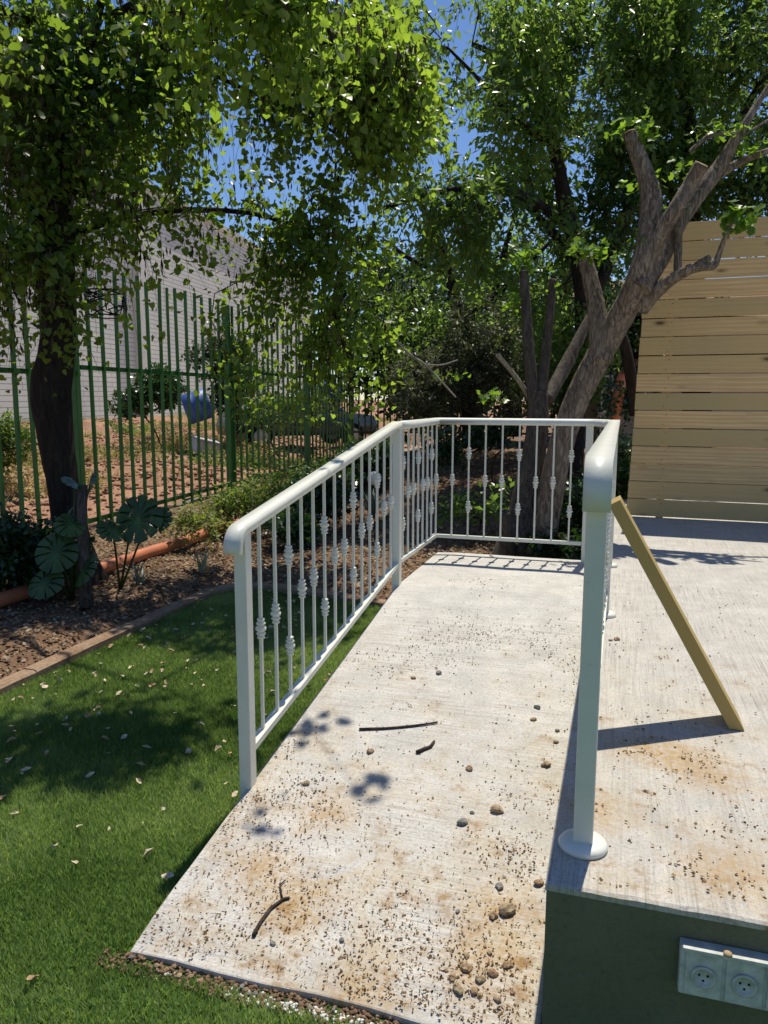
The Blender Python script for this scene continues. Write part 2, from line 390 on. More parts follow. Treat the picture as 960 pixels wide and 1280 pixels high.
g = blades('grass', 300000, -3.2, -.02, -1.25, 1.6, .018, .038, .0024, M['grass'], inlawn, zl, .7)
tag(g, 'short green turf of the lawn beside the ramp', 'grass', kind='stuff')
g = blades('grass', 150000, -3.2, -1.28, 1.6, 4.1, .018, .036, .003, M['grass'], inlawn, zl, .7)
tag(g, 'short green turf of the shaded far lawn along the kerb', 'grass', kind='stuff')

# ------------------------------------------------------------------ ramp and terrace
def edge_noise(y, s): return float(fbm([[y, s*7.3]], 9, s)[0]-.5)*.007
mb = MB(); ysr = list(np.arange(-.19, YM, .12))+[YM]+list(np.arange(YM+.1, 3.80, .12))+[3.80]
rows = []
nxr = 8
for y in ysr:
    z = rampz(y); row = []
    xl_ = XL+.005+edge_noise(y, 2)
    for k in range(nxr+1):
        x = xl_+(-.083-xl_)*k/nxr
        yy = y+(float(fbm([[x, 5.]], 7, 4)[0]-.5)*.02 if y == ysr[0] else 0)
        row.append((x, yy, z+float(fbm([[x, y]], 3, 6)[0]-.5)*.006-(.006 if k == 0 else 0)-(.008 if y == ysr[0] else 0)))
    rows.append(row)
vs = [p for r_ in rows for p in r_]; nn = nxr+1
fs = [(i*nn+k, i*nn+k+1, (i+1)*nn+k+1, (i+1)*nn+k) for i in range(len(rows)-1) for k in range(nxr)]
base = len(vs); m_ = len(rows)
per = [k for k in range(nn)]+[i*nn+nxr for i in range(1, m_)]+[(m_-1)*nn+k for k in range(nxr-1, -1, -1)]+[i*nn for i in range(m_-2, 0, -1)]
vs += [(vs[i][0], vs[i][1], -.62) for i in per]
for j in range(len(per)):
    a, b = per[j], per[(j+1) % len(per)]; fs.append((b, a, base+j, base+(j+1) % len(per)))
mb.add(vs, fs); o = mb.build('ramp', M['ramp'], smooth=False); tag(o, kind='structure')
b = o.modifiers.new('b', 'BEVEL'); b.width = .006; b.segments = 2; b.limit_method = 'ANGLE'; b.angle_limit = R(50)

# terrace: top sheet with slightly crumbled front edge, then the rendered wall under it
mb = MB(); xt = list(np.arange(-.08, 1.8, .035))+[2.2, 3, 4.5, 6.5]
top = []
for x in xt:
    j = float(fbm([[x, 1.]], 22, 9)[0]-.5)*.014
    zc = float(fbm([[x, 3.]], 30, 13)[0]-.5)*.006
    top.append(((x, -.1875+j*.35, -.005+zc*.5), (x, -.178+j*.8, 0.), (x, 9.5, 0.), (x, -.186, -.02)))
vs = [p for t in top for p in t]; fs = []
for i in range(len(top)-1):
    a, b = i*4, (i+1)*4
    fs += [(a+1, b+1, b+2, a+2), (a, b, b+1, a+1), (a+3, b+3, b, a)]
n0 = len(vs); vs += [(-.08, 9.5, -.05), (-.08, -.18, -.05)]; fs.append((0, 1, 2, n0, 3))
mb.add(vs, fs); o = mb.build('terrace', M['terrace']); tag(o, kind='structure')
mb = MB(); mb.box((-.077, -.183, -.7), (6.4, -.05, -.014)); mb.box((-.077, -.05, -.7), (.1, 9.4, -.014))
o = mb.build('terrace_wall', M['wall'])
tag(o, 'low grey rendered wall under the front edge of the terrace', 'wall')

# ------------------------------------------------------------------ white railings
def prof_round(wd, ht, n=14):                            # flat bottom, rounded top
    p = [(-wd/2, -ht/2), (wd/2, -ht/2)]
    for k in range(n+1):
        a = math.pi*k/n; p.append((wd/2*math.cos(a), -ht/2+ht*.38+ht*.62*math.sin(a)))
    return list(reversed(p)) if False else p
PR = prof_round(.066, .05)
def rect(wd, ht): return [(-wd/2, -ht/2), (wd/2, -ht/2), (wd/2, ht/2), (-wd/2, ht/2)]
def collar_mesh():
    m = MB(); m.lathe([(.0075, -.040), (.0135, -.037), (.0135, -.031), (.0095, -.027), (.0165, -.021), (.0165, -.017), (.0105, -.012), (.019, -.004),
                       (.019, .004), (.0105, .012), (.0165, .017), (.0165, .021), (.0095, .027), (.0135, .031), (.0135, .037), (.0075, .040)], 12)
    return m.mesh('collar', M['white'], True)
COL = collar_mesh()
for v_ in COL.vertices: v_.co.x *= 1.15; v_.co.y *= 1.15; v_.co.z *= 1.08
def baluster(parent, x, y, z0, z1, kind):
    h = .006
    m = MB().box((-h, -h, 0), (h, h, z1-z0))
    pl = parent.location
    o = m.build('baluster', M['white'], parent, loc=(x-pl[0], y-pl[1], z0-pl[2]))
    hs = [.5] if kind == 'S' else [.26, .74]
    for f in hs:
        link('collar', COL, o, loc=(0, 0, (z1-z0)*f+rnd.uniform(-.003, .003)), rot=(0, 0, rnd.random()))
def arc_end(p, d, r, drop, n=8):                         # path bending down at the end of a handrail: p end point, d outward unit
    out = []
    for k in range(1, n+1):
        a = math.pi/2*k/n; out.append((p[0]+d[0]*r*math.sin(a), p[1]+d[1]*r*math.sin(a), p[2]+d[2]*r*math.sin(a)-r*(1-math.cos(a))))
    q = out[-1]; out.append((q[0], q[1], q[2]-drop)); return out
# left + back railing
YN = .60
zs = lambda y, h: h-TLT*(YM-y) if y < YM else h
rl = empty('white_railing', (XL, YN, zs(YN, 0)-.0), 'white railing with beaded balusters up the lawn side of the ramp and round the landing', 'railing')
HZ = HT-.025
path = [(XL, YM, HZ)]
n1 = 10
for k in range(1, n1+1):
    y = YM+(YN-.01-YM)*k/n1; path.append((XL, y, zs(y, HZ)))
path += arc_end(path[-1], (0, -1, -TLT), .052, .018)
m = MB().sweep(path, PR, (1, 0, 0)); m.build('handrail', M['white'], rl, True)
XR = -.17
path = [(XL, YM-.001, HZ+.0005), (XL, YM+.3, HZ+.0005), (XL, YB-.03, HZ+.0005), (XL+.01, YB-.008, HZ+.0005), (XL+.03, YB, HZ+.0005), (XL+.5, YB, HZ+.0005), (XR-.02, YB, HZ+.0005)]
for k in range(1, 9):
    a = math.pi/2*k/8; path.append((XR-.02+.15*math.sin(a), YB-.15*(1-math.cos(a)), HZ+.0005))
path.append((XR-.02+.15, YB-.28, HZ+.0005))
side = []
for i in range(len(path)):
    t = Vector(path[min(i+1, len(path)-1)])-Vector(path[max(i-1, 0)]); side.append(t.cross(Vector((0, 0, 1))).normalized())
m = MB().sweep(path, PR, side); m.build('handrail', M['white'], rl, True)
P = .025
def post(x, y, z0, z1, par, name='post'):
    pl = par.location
    return MB().box((-P, -P, 0), (P, P, z1-z0)).build(name, M['white'], par, bevel=.003, loc=(x-pl[0], y-pl[1], z0-pl[2]))
post(XL, YN, -.40, zs(YN, HZ)-.01, rl); post(XL, YM, -.12, HZ-.01, rl); post(XR, YB, -.01, HZ-.01, rl)
m = MB().sweep([(XL, YN+P+.001, zs(YN+P, HB)), (XL, YM-P-.001, zs(YM-P, HB))], rect(.04, .025), (1, 0, 0)); m.build('bottom_rail', M['white'], rl)
m = MB().sweep([(XL, YM+P+.001, HB), (XL, YB+.012, HB)], rect(.03, .025), (1, 0, 0)); m.build('bottom_rail', M['white'], rl)
m = MB().sweep([(XL+.016, YB, HB), (XR-P-.001, YB, HB)], rect(.03, .025), (0, -1, 0)); m.build('bottom_rail', M['white'], rl)
for k in range(14):
    y = YN+(YM-YN)*(k+1)/15; baluster(rl, XL, y, zs(y, HB)+.012, zs(y, HZ)-.02, 'D' if k % 3 == 2 else 'S')
for k in range(7):
    y = YM+(YB-YM)*(k+1)/8; baluster(rl, XL, y, HB+.012, HZ-.02, 'D' if k % 3 == 0 else 'S')
for k in range(9):
    x = XL+.004+(XR-XL)*k/9; baluster(rl, x, YB, HB+.012, HZ-.02, 'D' if k % 3 == 2 else 'S')
# right railing on the terrace edge
rr = empty('white_railing', (0, 0, 0), 'white metal railing standing on round base plates along the terrace edge, seen end on', 'railing')
path = [(0, 3.62, HZ), (0, 3.0, HZ), (0, 1.5, HZ), (0, .02, HZ)]+arc_end((0, .02, HZ), (0, -1, 0), .06, .045)
MB().sweep(path, PR, (1, 0, 0)).build('handrail', M['white'], rr, True)
for y in (0, 2.30): post(0, y, .012, HZ-.012, rr)
post(0, 3.62, .012, HZ-.012, rr)
for y in (0, 2.30, 3.62):
    MB().lathe([(.063, .001), (.064, .010), (.058, .018), (.045, .023), (.03, .025)], 32).build('base_plate', M['white'], rr, True, loc=(0, y, 0))
for a, b in ((P, 2.30-P), (2.30+P, 3.62-P)):
    MB().sweep([(0, a+.001, HB), (0, b-.001, HB)], rect(.03, .025), (1, 0, 0)).build('bottom_rail', M['white'], rr)
ny = 16
for k in range(ny): baluster(rr, 0, 2.30*(k+1)/(ny+1), HB+.012, HZ-.02, 'D' if k % 3 == 2 else 'S')
for k in range(9): baluster(rr, 0, 2.30+1.32*(k+1)/10, HB+.012, HZ-.02, 'D' if k % 3 == 0 else 'S')

# ------------------------------------------------------------------ leaning timber
pa, pb = Vector((.49, .975, .0)), Vector((.035, .985, .80))
ax = (pb-pa).normalized(); L = (pb-pa).length
mb = MB(); n_ = ax.cross(Vector((0, 1, 0))).normalized(); t2 = .022; w2 = .072
vv = []
for s_ in (0, 1):
    for a, b in ((-1, -1), (1, -1), (1, 1), (-1, 1)):
        q = pa+ax*(s_*L)+n_*(a*t2)+Vector((0, 1, 0))*(b*w2)
        if s_ == 0: q = q-ax*(q.z/ax.z)+ax*.002/ax.z
        vv.append(q)
mb.add(vv, [(0, 3, 2, 1), (4, 5, 6, 7), (0, 1, 5, 4), (1, 2, 6, 5), (2, 3, 7, 6), (3, 0, 4, 7)])
o = mb.build('timber_plank', M['prop'], bevel=.002)
tag(o, 'raw yellow timber plank leaning edge on from the terrace against the right railing', 'plank')

# ------------------------------------------------------------------ timber board screen
A = onz(783, 645, 0); B_ = onz(960, 654, 0); A[2] = B_[2] = 0
dv = Vector((B_-A)); dv.z = 0; dirv = dv.normalized(); ang = math.atan2(dirv.y, dirv.x)
scr = empty('timber_screen', (A[0], A[1], 0), 'tall screen of horizontal pine boards standing at the back of the terrace', 'fence', rz=ang)
NB = 16; bh = 2.82/NB
for i in range(NB):
    z0 = .012+i*bh; ln = 4.2; lx = .005*i+rnd.uniform(-.004, .004)
    hgt = bh-(.016 if i == 6 else rnd.uniform(.006, .011))
    mb = MB(); th = .022+rnd.uniform(-.002, .002); s1 = rnd.uniform(-.004, .004)
    sh = .004; mb.box((lx, -th/2, 0), (ln, th/2, hgt)); mb.v[4] = (lx+sh, -th/2, hgt); mb.v[7] = (lx+sh, th/2, hgt)
    o = mb.build('board', M['board'], scr, bevel=.003, loc=(0, s1, z0)); o.rotation_euler = (0, rnd.uniform(-.0012, .0012), 0)
sm = MB().lathe([(.004, 0), (.0045, .0015), (.002, .002)], 8).mesh('screw', M['blackwire'])
for b_ in [o_ for o_ in scr.children if o_.name.startswith('board')]:
    for x in (.30, .33):
        q = link('screw', sm, b_, loc=(x+rnd.uniform(-.006, .006), -.0135, .035 if x < .31 else .13)); q.rotation_euler = (R(90), 0, 0)
for x in (.28, 2.0, 3.9):
    MB().box((x, .025, -.02), (x+.07, .095, 2.82)).build('post', M['board'], scr, loc=(0, 0, 0))

# ------------------------------------------------------------------ kerb stones, pipe
kb = empty('garden_edging', (-3.22, 0, -.48), 'row of soil stained concrete kerb stones between the lawn and the planted bed', 'edging')
def kstone(p, q, i):
    p, q = Vector((p[0], p[1], 0)), Vector((q[0], q[1], 0)); d = (q-p).normalized(); n = Vector((-d.y, d.x, 0))
    p = p+d*.006; q = q-d*.006
    ht = .055+rnd.uniform(-.008, .008); wd = .055
    mb = MB(); vs = []
    ns = 6
    for k in range(ns+1):
        c = p+(q-p)*k/ns
        for a, z in ((-wd, -.1), (-wd, ht-.012), (-wd+.018, ht), (wd-.018, ht), (wd, ht-.012), (wd, -.1)):
            j = .004*(rnd.random()-.5)
            vs.append((c.x+n.x*(a+j), c.y+n.y*(a+j), -.475+z+j+(rnd.uniform(-.003, .003))))
    fs = [(k*6+a, k*6+a+1, (k+1)*6+a+1, (k+1)*6+a) for k in range(ns) for a in range(5)]+[(5, 4, 3, 2, 1, 0), tuple(ns*6+a for a in range(6))]
    mb.add(vs, fs); mb.build('kerb_stone', M['kerb'], kb)
i = 0
for y in np.arange(-2.4, 3.5, 1.0): kstone((-3.23+rnd.uniform(-.01, .01), y+.0), (-3.23+rnd.uniform(-.01, .01), y+1.0), i)
cv = [(-3.23, 3.6), (-3.1, 3.9), (-2.8, 3.98), (-2.1, 3.86), (-1.34, 3.70)]
for a, b in zip(cv, cv[1:]): kstone(a, b, 0)
pts = [(-4.36, -.5), (-4.34, 1.0), (-4.30, 2.6), (-4.30, 4.6), (-4.33, 6.0), (-4.40, 7.6)]
pp = []
for a, b in zip(pts, pts[1:]):
    for k in range(6):
        x = a[0]+(b[0]-a[0])*k/6; y = a[1]+(b[1]-a[1])*k/6; pp.append((x, y, Hs(x, y)*.3+.7*-.40+.085))
MB().tube(pp, .055, 20).build('drain_pipe', M['pipe'], None, True)
tag(bpy.data.objects['drain_pipe'], 'long terracotta orange plastic pipe lying on the bed in front of the green fence', 'pipe')

# ------------------------------------------------------------------ green palisade fence
FA = Vector((-5.28, 2.0, 0)); FB = Vector((-6.45, 16.5, 0)); fd = (FB-FA); FL = fd.length; fd.normalize(); fn = Vector((-fd.y, fd.x, 0))
gf = empty('green_fence', (FA.x, FA.y, -.3), 'tall bright green steel picket fence between the garden bed and the red dirt field', 'fence')
fang = math.atan2(fd.y, fd.x)
def fpt(s_, off=0, z=0): p = FA+fd*s_+fn*off; return Vector((p.x, p.y, z))
pk = {}
def picket(s_, z0, z1, par, wd=.017, mat='green', bend=0):
    p = fpt(s_)-Vector(par.location); h = z1-z0
    if bend:
        m = MB().tube([(0, 0, 0), (.03, .02, h*.16), (-.05, -.03, h*.36), (0, 0, h*.5), (0, 0, h)], wd*1.2, 4, twist=math.pi/4)
        o = m.build('picket', M[mat], par, loc=(p.x, p.y, z0-par.location[2]))
    else:
        key = (mat, wd)
        if key not in pk: pk[key] = MB().box((-wd, -wd, 0), (wd, wd, 1)).mesh('picket', M[mat])
        o = link('picket', pk[key], par, loc=(p.x, p.y, z0-par.location[2]), scale=(1, 1, h))
    o.rotation_euler = (rnd.uniform(-.008, .008), rnd.uniform(-.008, .008), fang)
s_ = .0; i = 0
secs = [(0., 3.2, 1.42), (3.2, 7.2, 1.50), (7.2, 11.2, 1.60), (11.2, FL, 1.70)]
while s_ < FL:
    zb = -.36; z1 = 2.55+rnd.uniform(-.02, .02)
    p = fpt(s_); k = [j for j, q in enumerate(secs) if q[0] <= s_ <= q[1]][0]
    z1 += .06*k
    picket(s_, zb, z1, gf, .0165, 'green', bend=(i == 20))
    s_ += .255; i += 1
for a, b, zr in secs:
    for z in (zr, -.18):
        A_, B2 = fpt(a-.05, .03), fpt(b-.06, .03)
        m = MB().sweep([(A_.x, A_.y, z), (B2.x, B2.y, z+.01)], rect(.03, .05), tuple(fn)); m.build('rail', M['green'], gf)
for s2 in (3.2-.12, 7.2-.12, 11.2-.12, FL):
    p = fpt(s2, .06)-Vector(gf.location)
    o = MB().box((-.045, -.045, 0), (.045, .045, 3.0)).build('post', M['green'], gf, loc=(p.x, p.y, -.1)); o.rotation_euler = (0, 0, fang)
# back fence, in the shade behind the planting
bf = empty('back_fence', (FB.x, FB.y, .0), 'dark steel picket fence in deep shade behind the shrubs at the back of the garden', 'fence')
Pa = Vector((FB.x, FB.y, 0)); Pb = Vector((1.2, 17.2, 0)); dd = Pb-Pa; bl = dd.length; dd.normalize()
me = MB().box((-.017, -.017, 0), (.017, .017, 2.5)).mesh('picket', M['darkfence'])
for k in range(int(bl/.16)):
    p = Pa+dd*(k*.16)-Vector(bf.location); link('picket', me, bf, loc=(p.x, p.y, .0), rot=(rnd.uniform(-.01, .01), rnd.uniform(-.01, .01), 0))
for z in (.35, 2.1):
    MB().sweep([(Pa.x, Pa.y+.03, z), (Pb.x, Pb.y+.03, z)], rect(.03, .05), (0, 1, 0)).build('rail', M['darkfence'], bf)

# ------------------------------------------------------------------ foliage machinery
def nrm(a): return a/np.maximum(np.linalg.norm(a, axis=1, keepdims=True), 1e-9)
def leaf_mesh(name, pos, d, n, size, shape, mat, tint):
    d = nrm(d); s = nrm(np.cross(d, n)); n = np.cross(s, d); sz = size[:, None]
    if shape == 'heart':
        T = [(0, 0, 0), (-.30, -.10, .05), (-.50, .20, .10), (-.36, .62, .06), (0, 1.0, -.08), (.36, .62, .02), (.50, .20, .06), (.30, -.10, .05)]
        Fc = [(0, 4, 3, 2, 1), (0, 7, 6, 5, 4)]
    elif shape == 'lance':
        T = [(0, 0, 0), (-.22, .42, .05), (0, 1., -.06), (.22, .42, .05)]; Fc = [(0, 2, 1), (0, 3, 2)]
    elif shape == 'pod':
        T = [(0, 0, 0), (-.12, .5, 0), (0, 1., 0), (.12, .5, 0)]; Fc = [(0, 3, 2, 1)]
    elif shape == 'oval':
        T = [(0, 0, 0), (-.28, .45, .06), (0, 1., 0), (.28, .45, .06)]; Fc = [(0, 2, 1), (0, 3, 2)]
    elif shape == 'lobed':
        T = [(0, 0, 0), (-.5, .15, .05), (-.25, .45, .03), (-.42, .75, .08), (0, 1.05, -.06), (.42, .75, .08), (.25, .45, .03), (.5, .15, .05)]
        Fc = [(0, 2, 1), (0, 4, 2), (2, 4, 3), (0, 6, 4), (0, 7, 6), (4, 6, 5)]
    T = np.array(T); nv = len(T)
    V = pos[:, None, :]+sz[:, :, None]*(T[None, :, 0:1]*s[:, None, :]+T[None, :, 1:2]*d[:, None, :]+T[None, :, 2:3]*n[:, None, :])
    Fc = np.array(Fc); N = len(pos)
    Fa = (Fc[None]+(np.arange(N)*nv)[:, None, None]).reshape(-1, Fc.shape[1])
    return npmesh(name, V.reshape(-1, 3), Fa, mat, np.repeat(tint, nv))
def rand_dir(n): return nrm(rng.normal(size=(n, 3)))
def seg_mesh(name, A, B, ra, rb, mat, n=5):              # many tapering branch segments
    t = nrm(B-A); up = np.where(np.abs(t[:, 2:3]) < .9, np.array([[0, 0, 1.]]), np.array([[1., 0, 0]]))
    u = nrm(np.cross(t, up)); v = np.cross(t, u); N = len(A); a = np.arange(n)*2*np.pi/n
    c, s = np.cos(a)[None, :, None], np.sin(a)[None, :, None]
    ring = u[:, None]*c+v[:, None]*s
    V = np.concatenate([A[:, None]+ring*ra[:, None, None], B[:, None]+ring*rb[:, None, None]], 1).reshape(-1, 3)
    k = np.arange(n); Fc = np.stack([k, (k+1) % n, n+(k+1) % n, n+k], 1)
    Fa = (Fc[None]+(np.arange(N)*2*n)[:, None, None]).reshape(-1, 4)
    return npmesh(name, V, Fa, mat, smooth=True)
def densify(path, step=.15):
    out = []
    for a, b in zip(path, path[1:]):
        a, b = np.array(a, float), np.array(b, float); k = max(1, int(np.linalg.norm(b[:3]-a[:3])/step))
        for i in range(k): out.append(a+(b-a)*i/k)
    out.append(np.array(path[-1], float)); return out
def smooth_path(path, it=2):
    P_ = [np.array(p, float) for p in path]
    for _ in range(it):
        Q = [P_[0]]
        for a, b in zip(P_, P_[1:]): Q += [a*.75+b*.25, a*.25+b*.75]
        P_ = Q+[path[-1]]; P_ = [np.array(p, float) for p in P_]
    return P_
def limb(mbuf, path, n=12, jit=.10, it=2):               # path of (x, y, z, r)
    Q = smooth_path(path, it); mbuf.tube([q[:3] for q in Q], [q[3] for q in Q], n, jit=jit)
    return Q
def crown(tree, nodes, blobs, leaf, shape, mat, lsize, per, twig=.28, droop=.35, thr=.40, nsc=.9, seed=0, crown_name='crown', barkmat='bark_twig', rmin=.0022, extra=None, spread=.10, maxstep=.45, tintf=None):
    """blobs: (cx,cy,cz, rx,ry,rz, number of twigs)"""
    T = []
    for b in blobs:
        k = int(b[6]); q = rand_dir(k)*(rng.uniform(0, 1, (k, 1))**.42)*np.array(b[3:6])+np.array(b[:3])
        m = (fbm(q, nsc, seed+5, 2) > thr) | (k < 10)
        T.append(q[m])
    T = np.concatenate(T)
    P_ = [np.array(q[:3]) for q in nodes]; par = [-1]*len(P_); load = [0.]*len(P_)
    arr = np.zeros((len(P_)+len(T)*8, 3)); arr[:len(P_)] = P_; cnt = len(P_); par = list(range(-1, cnt-1)); own = [True]*cnt
    par = [-1]*cnt
    d0 = np.min(np.linalg.norm(T[:, None]-arr[None, :cnt], axis=2), axis=1); T = T[np.argsort(d0)]
    tips = []
    for t in T:
        dd_ = arr[:cnt]-t; dist = np.sqrt((dd_**2).sum(1)); j = int(np.argmin(dist)); D = dist[j]
        if D < .03: continue
        k = max(1, int(D/maxstep)+1); a = arr[j].copy(); prev = j
        k = min(k, 7); off = rng.normal(size=3)*D*.10; 
        for i in range(1, k+1):
            f = i/k; p = a+(t-a)*f+off*math.sin(f*math.pi)+np.array([0, 0, .10*D*math.sin(f*math.pi)])
            arr[cnt] = p; par.append(prev); prev = cnt; cnt += 1
        tips.append((cnt-1, nrm((t-a)[None])[0]))
    par = np.array(par); load = np.zeros(cnt)
    for i, _ in tips: load[i] += 1
    for i in range(cnt-1, -1, -1):
        if par[i] >= 0: load[par[i]] += load[i]
    idx = np.where(par >= 0)[0]
    rad = lambda L_: rmin*np.maximum(L_, 1)**.42
    if len(idx): link('branches', seg_mesh('branches', arr[par[idx]], arr[idx], np.minimum(rad(load[idx])*1.1, .06), np.minimum(rad(load[idx]), .055), M[barkmat]), tree)['kind'] = 'stuff'
    tp = arr[[i for i, _ in tips]]; td = np.array([d for _, d in tips]); n = len(tp)
    per_n = rng.integers(int(per*.6), int(per*1.4)+1, n); I = np.repeat(np.arange(n), per_n); N = len(I)
    td2 = nrm(td+rand_dir(n)*.8+np.array([0, 0, -droop]))
    f = rng.uniform(-.35, 1, N); pos = tp[I]+td2[I]*(f*twig)[:, None]+np.array([0, 0, -1])*(f**2*twig*droop)[:, None]+rng.normal(size=(N, 3))*spread*.5
    # twig stalks
    kk = rand_dir(N); d = nrm(kk*1.2+td2[I]*.5+np.array([0, 0, -min(droop, .55)])); nv = nrm(rand_dir(N)*.75+np.array([0, 0, .9]))
    sz = lsize*np.clip(rng.normal(1., .28, N), .35, 1.7)
    base = fbm(tp, 1.1, seed+31, 2)[I]; tint = np.clip((base-.5)*2.0+.45+rng.uniform(-.3, .3, N), 0, 1)
    o = link(crown_name, leaf_mesh('leaves', pos, d, nv, sz, shape, M[mat], tint), tree); o['kind'] = 'stuff'
    A = tp+td2*(-.35*twig); Bq = tp+td2*twig+np.array([0, 0, -1])*twig*droop
    o2 = link('twigs', seg_mesh('twigs', A, Bq, np.full(n, rmin), np.full(n, rmin*.5), M[barkmat], 3), tree); o2['kind'] = 'stuff'
    return tp, td2
def W(px, py, d, r=None):
    p = atd(px, py, d); return (*p, r) if r is not None else tuple(p)
def wr(wpx, d): return wpx/2*d/FPX
WK = [1.]
def plimb(mbuf, pts, n=12, jit=.10):                     # (px, py, depth, width in px)
    return limb(mbuf, [(*atd(a, b, d), wr(w_, d)*WK[0]) for a, b, d, w_ in pts], n, jit)

# ------------------------------------------------------------------ left redbud tree
lt = empty('redbud_tree', tuple(onz(95, 722, -.42)), 'redbud tree with dark trunk and hanging brown pods leaning over the lawn at the left', 'tree')
mb = MB()
Q = plimb(mb, [(108, 740, 6.75, 66), (96, 700, 6.7, 46), (84, 640, 6.6, 38), (76, 590, 6.55, 38), (68, 535, 6.5, 44), (62, 488, 6.45, 52), (72, 440, 6.4, 42), (74, 390, 6.35, 40), (73, 330, 6.3, 38), (74, 250, 6.3, 28), (88, 160, 6.3, 18), (110, 60, 6.3, 12), (150, -80, 6.2, 8)], 16, .07)
nodes = [q for q in Q if q[2] > 1.8]
for pts in ([(74, 350, 6.3, 22), (40, 260, 6.3, 16), (0, 180, 6.3, 11), (-60, 90, 6.2, 7)],
            [(76, 265, 6.3, 14), (140, 150, 6.6, 9), (220, 70, 6.9, 7), (330, 0, 7.2, 6), (430, -40, 7.2, 4)],
            [(88, 160, 6.3, 12), (60, 60, 6.3, 8), (30, -60, 6.2, 6)],
            [(76, 300, 6.3, 12), (150, 270, 6.8, 8), (250, 260, 7.2, 7), (350, 270, 7.5, 5), (430, 330, 7.6, 3)],
            [(74, 380, 6.3, 14), (60, 340, 6.2, 12), (20, 300, 6.0, 8)],
            [(100, 230, 6.4, 9), (140, 215, 6.5, 5), (180, 290, 6.6, 3)],
            [(0, 20, 6.0, 4), (100, 18, 6.1, 4), (200, 16, 6.2, 3), (270, 12, 6.3, 2)],
            [(220, 70, 6.9, 6), (300, 110, 7.0, 5), (400, 150, 7.1, 4), (460, 200, 7.2, 3)]):
    nodes += plimb(mb, pts, 10, .06)
mb.build('trunk', M['bark_dark'], lt, True)
def BL(px, py, d, rpx, rpy, rd, n):
    p = atd(px, py, d); return (*p, rpx*d/FPX, rd, rpy*d/FPX, n)
blobs = [BL(40, 60, 6.4, 110, 110, .7, 150), BL(170, 30, 6.6, 110, 75, .7, 120), BL(60, 220, 6.2, 95, 120, .6, 170), BL(25, 310, 6.2, 60, 60, .5, 60), BL(85, 350, 6.0, 36, 40, .3, 20),
         BL(220, 110, 6.6, 60, 70, .5, 60), BL(280, 150, 6.8, 50, 60, .4, 40), BL(250, 210, 6.6, 60, 80, .4, 55), BL(130, 240, 6.3, 50, 80, .4, 34), BL(185, 300, 6.5, 32, 70, .3, 20), BL(250, 350, 6.6, 38, 90, .3, 46), BL(265, 430, 6.6, 38, 45, .25, 30),
         BL(330, 250, 7.0, 60, 70, .5, 75), BL(345, 340, 7.2, 60, 75, .5, 60), BL(405, 290, 7.2, 60, 90, .5, 90), BL(400, 410, 7.4, 40, 45, .4, 40), BL(475, 400, 7.6, 30, 40, .3, 30), BL(345, 430, 7.4, 50, 35, .4, 22),
         BL(300, 20, 6.8, 80, 45, .5, 55), BL(420, 30, 7.0, 85, 65, .5, 150), BL(480, 110, 7.0, 60, 80, .4, 150), BL(450, 190, 7.2, 60, 60, .5, 110), BL(480, 290, 7.5, 40, 60, .4, 50), BL(350, 130, 6.8, 20, 40, .3, 6)]
# the part of the crown over the lawn, above the picture
blobs += [BL(205, 200, 6.7, 55, 50, .4, 40), BL(120, 180, 6.5, 50, 50, .4, 40)]
blobs += [(-4.45, 4.4, 3.9, .75, 1.2, .4, 300)]
TIPS = [(-.62, 2.28, 3.75, 9), (-.98, 2.68, 3.8, 10), (-1.06, 2.60, 3.8, 7), (-.95, 2.05, 3.7, 5), (-1.22, 2.85, 4.0, 12), (-1.25, 3.15, 4.1, 14)]
blobs += [(-2.15, 2.50, 3.75, .95, .46, .25, 190), (-2.7, 2.35, 3.9, .4, .35, .25, 34), (-2.35, 4.75, 3.95, .85, .75, .3, 330), (-4.3, 2.6, 3.9, .7, 1.0, .5, 100), (-3.9, 4.6, 4.4, .9, 1.0, .5, 90)]
tp, td = crown(lt, nodes, blobs, None, 'heart', 'redbud', .051, 25, twig=.36, droop=1.2, thr=.515, nsc=2.0, seed=1, barkmat='bark_dark', rmin=.0024, spread=.14)
# a few overhanging leaf tips above the ramp
pos = np.concatenate([np.array(q[:3])+rng.normal(size=(q[3], 3))*np.array([.05, .05, .04]) for q in TIPS]); n = len(pos)
o = link('leaf_tips', leaf_mesh('leaves', pos, nrm(rand_dir(n)+np.array([0, 0, -.3])), nrm(rand_dir(n)*.6+np.array([0, 0, 1])), rng.uniform(.05, .08, n), 'heart', M['redbud'], rng.random(n)), lt); o['kind'] = 'stuff'
mb = MB(); limb(mb, [(-2.2, 3.6, 4.3, .012), (-1.6, 3.3, 4.25, .009), (-1.2, 3.0, 4.1, .006), (-.95, 2.6, 3.85, .004), (-.62, 2.25, 3.78, .002)], 6, .1); limb(mb, [(-4.2, 4.0, 4.3, .04), (-3.2, 3.9, 4.5, .025), (-2.2, 3.6, 4.3, .012)], 6, .1); mb.build('overhanging_limb', M['bark_dark'], lt, True)
# hanging pods in bunches
k = rng.choice(len(tp), min(620, len(tp)), replace=False); k = k[np.argsort(rng.random(len(k)))]
I = np.repeat(k, 9); pos = tp[I]+rng.normal(size=(len(I), 3))*np.array([.07, .07, .13]); pos[:, 2] -= .08
d = nrm(rand_dir(len(I))*.25+np.array([0, 0, -1]))
o = link('seed_pods', leaf_mesh('pods', pos, d, rand_dir(len(I)), rng.uniform(.07, .12, len(I)), 'pod', M['pod'], rng.random(len(I))), lt); o['kind'] = 'stuff'

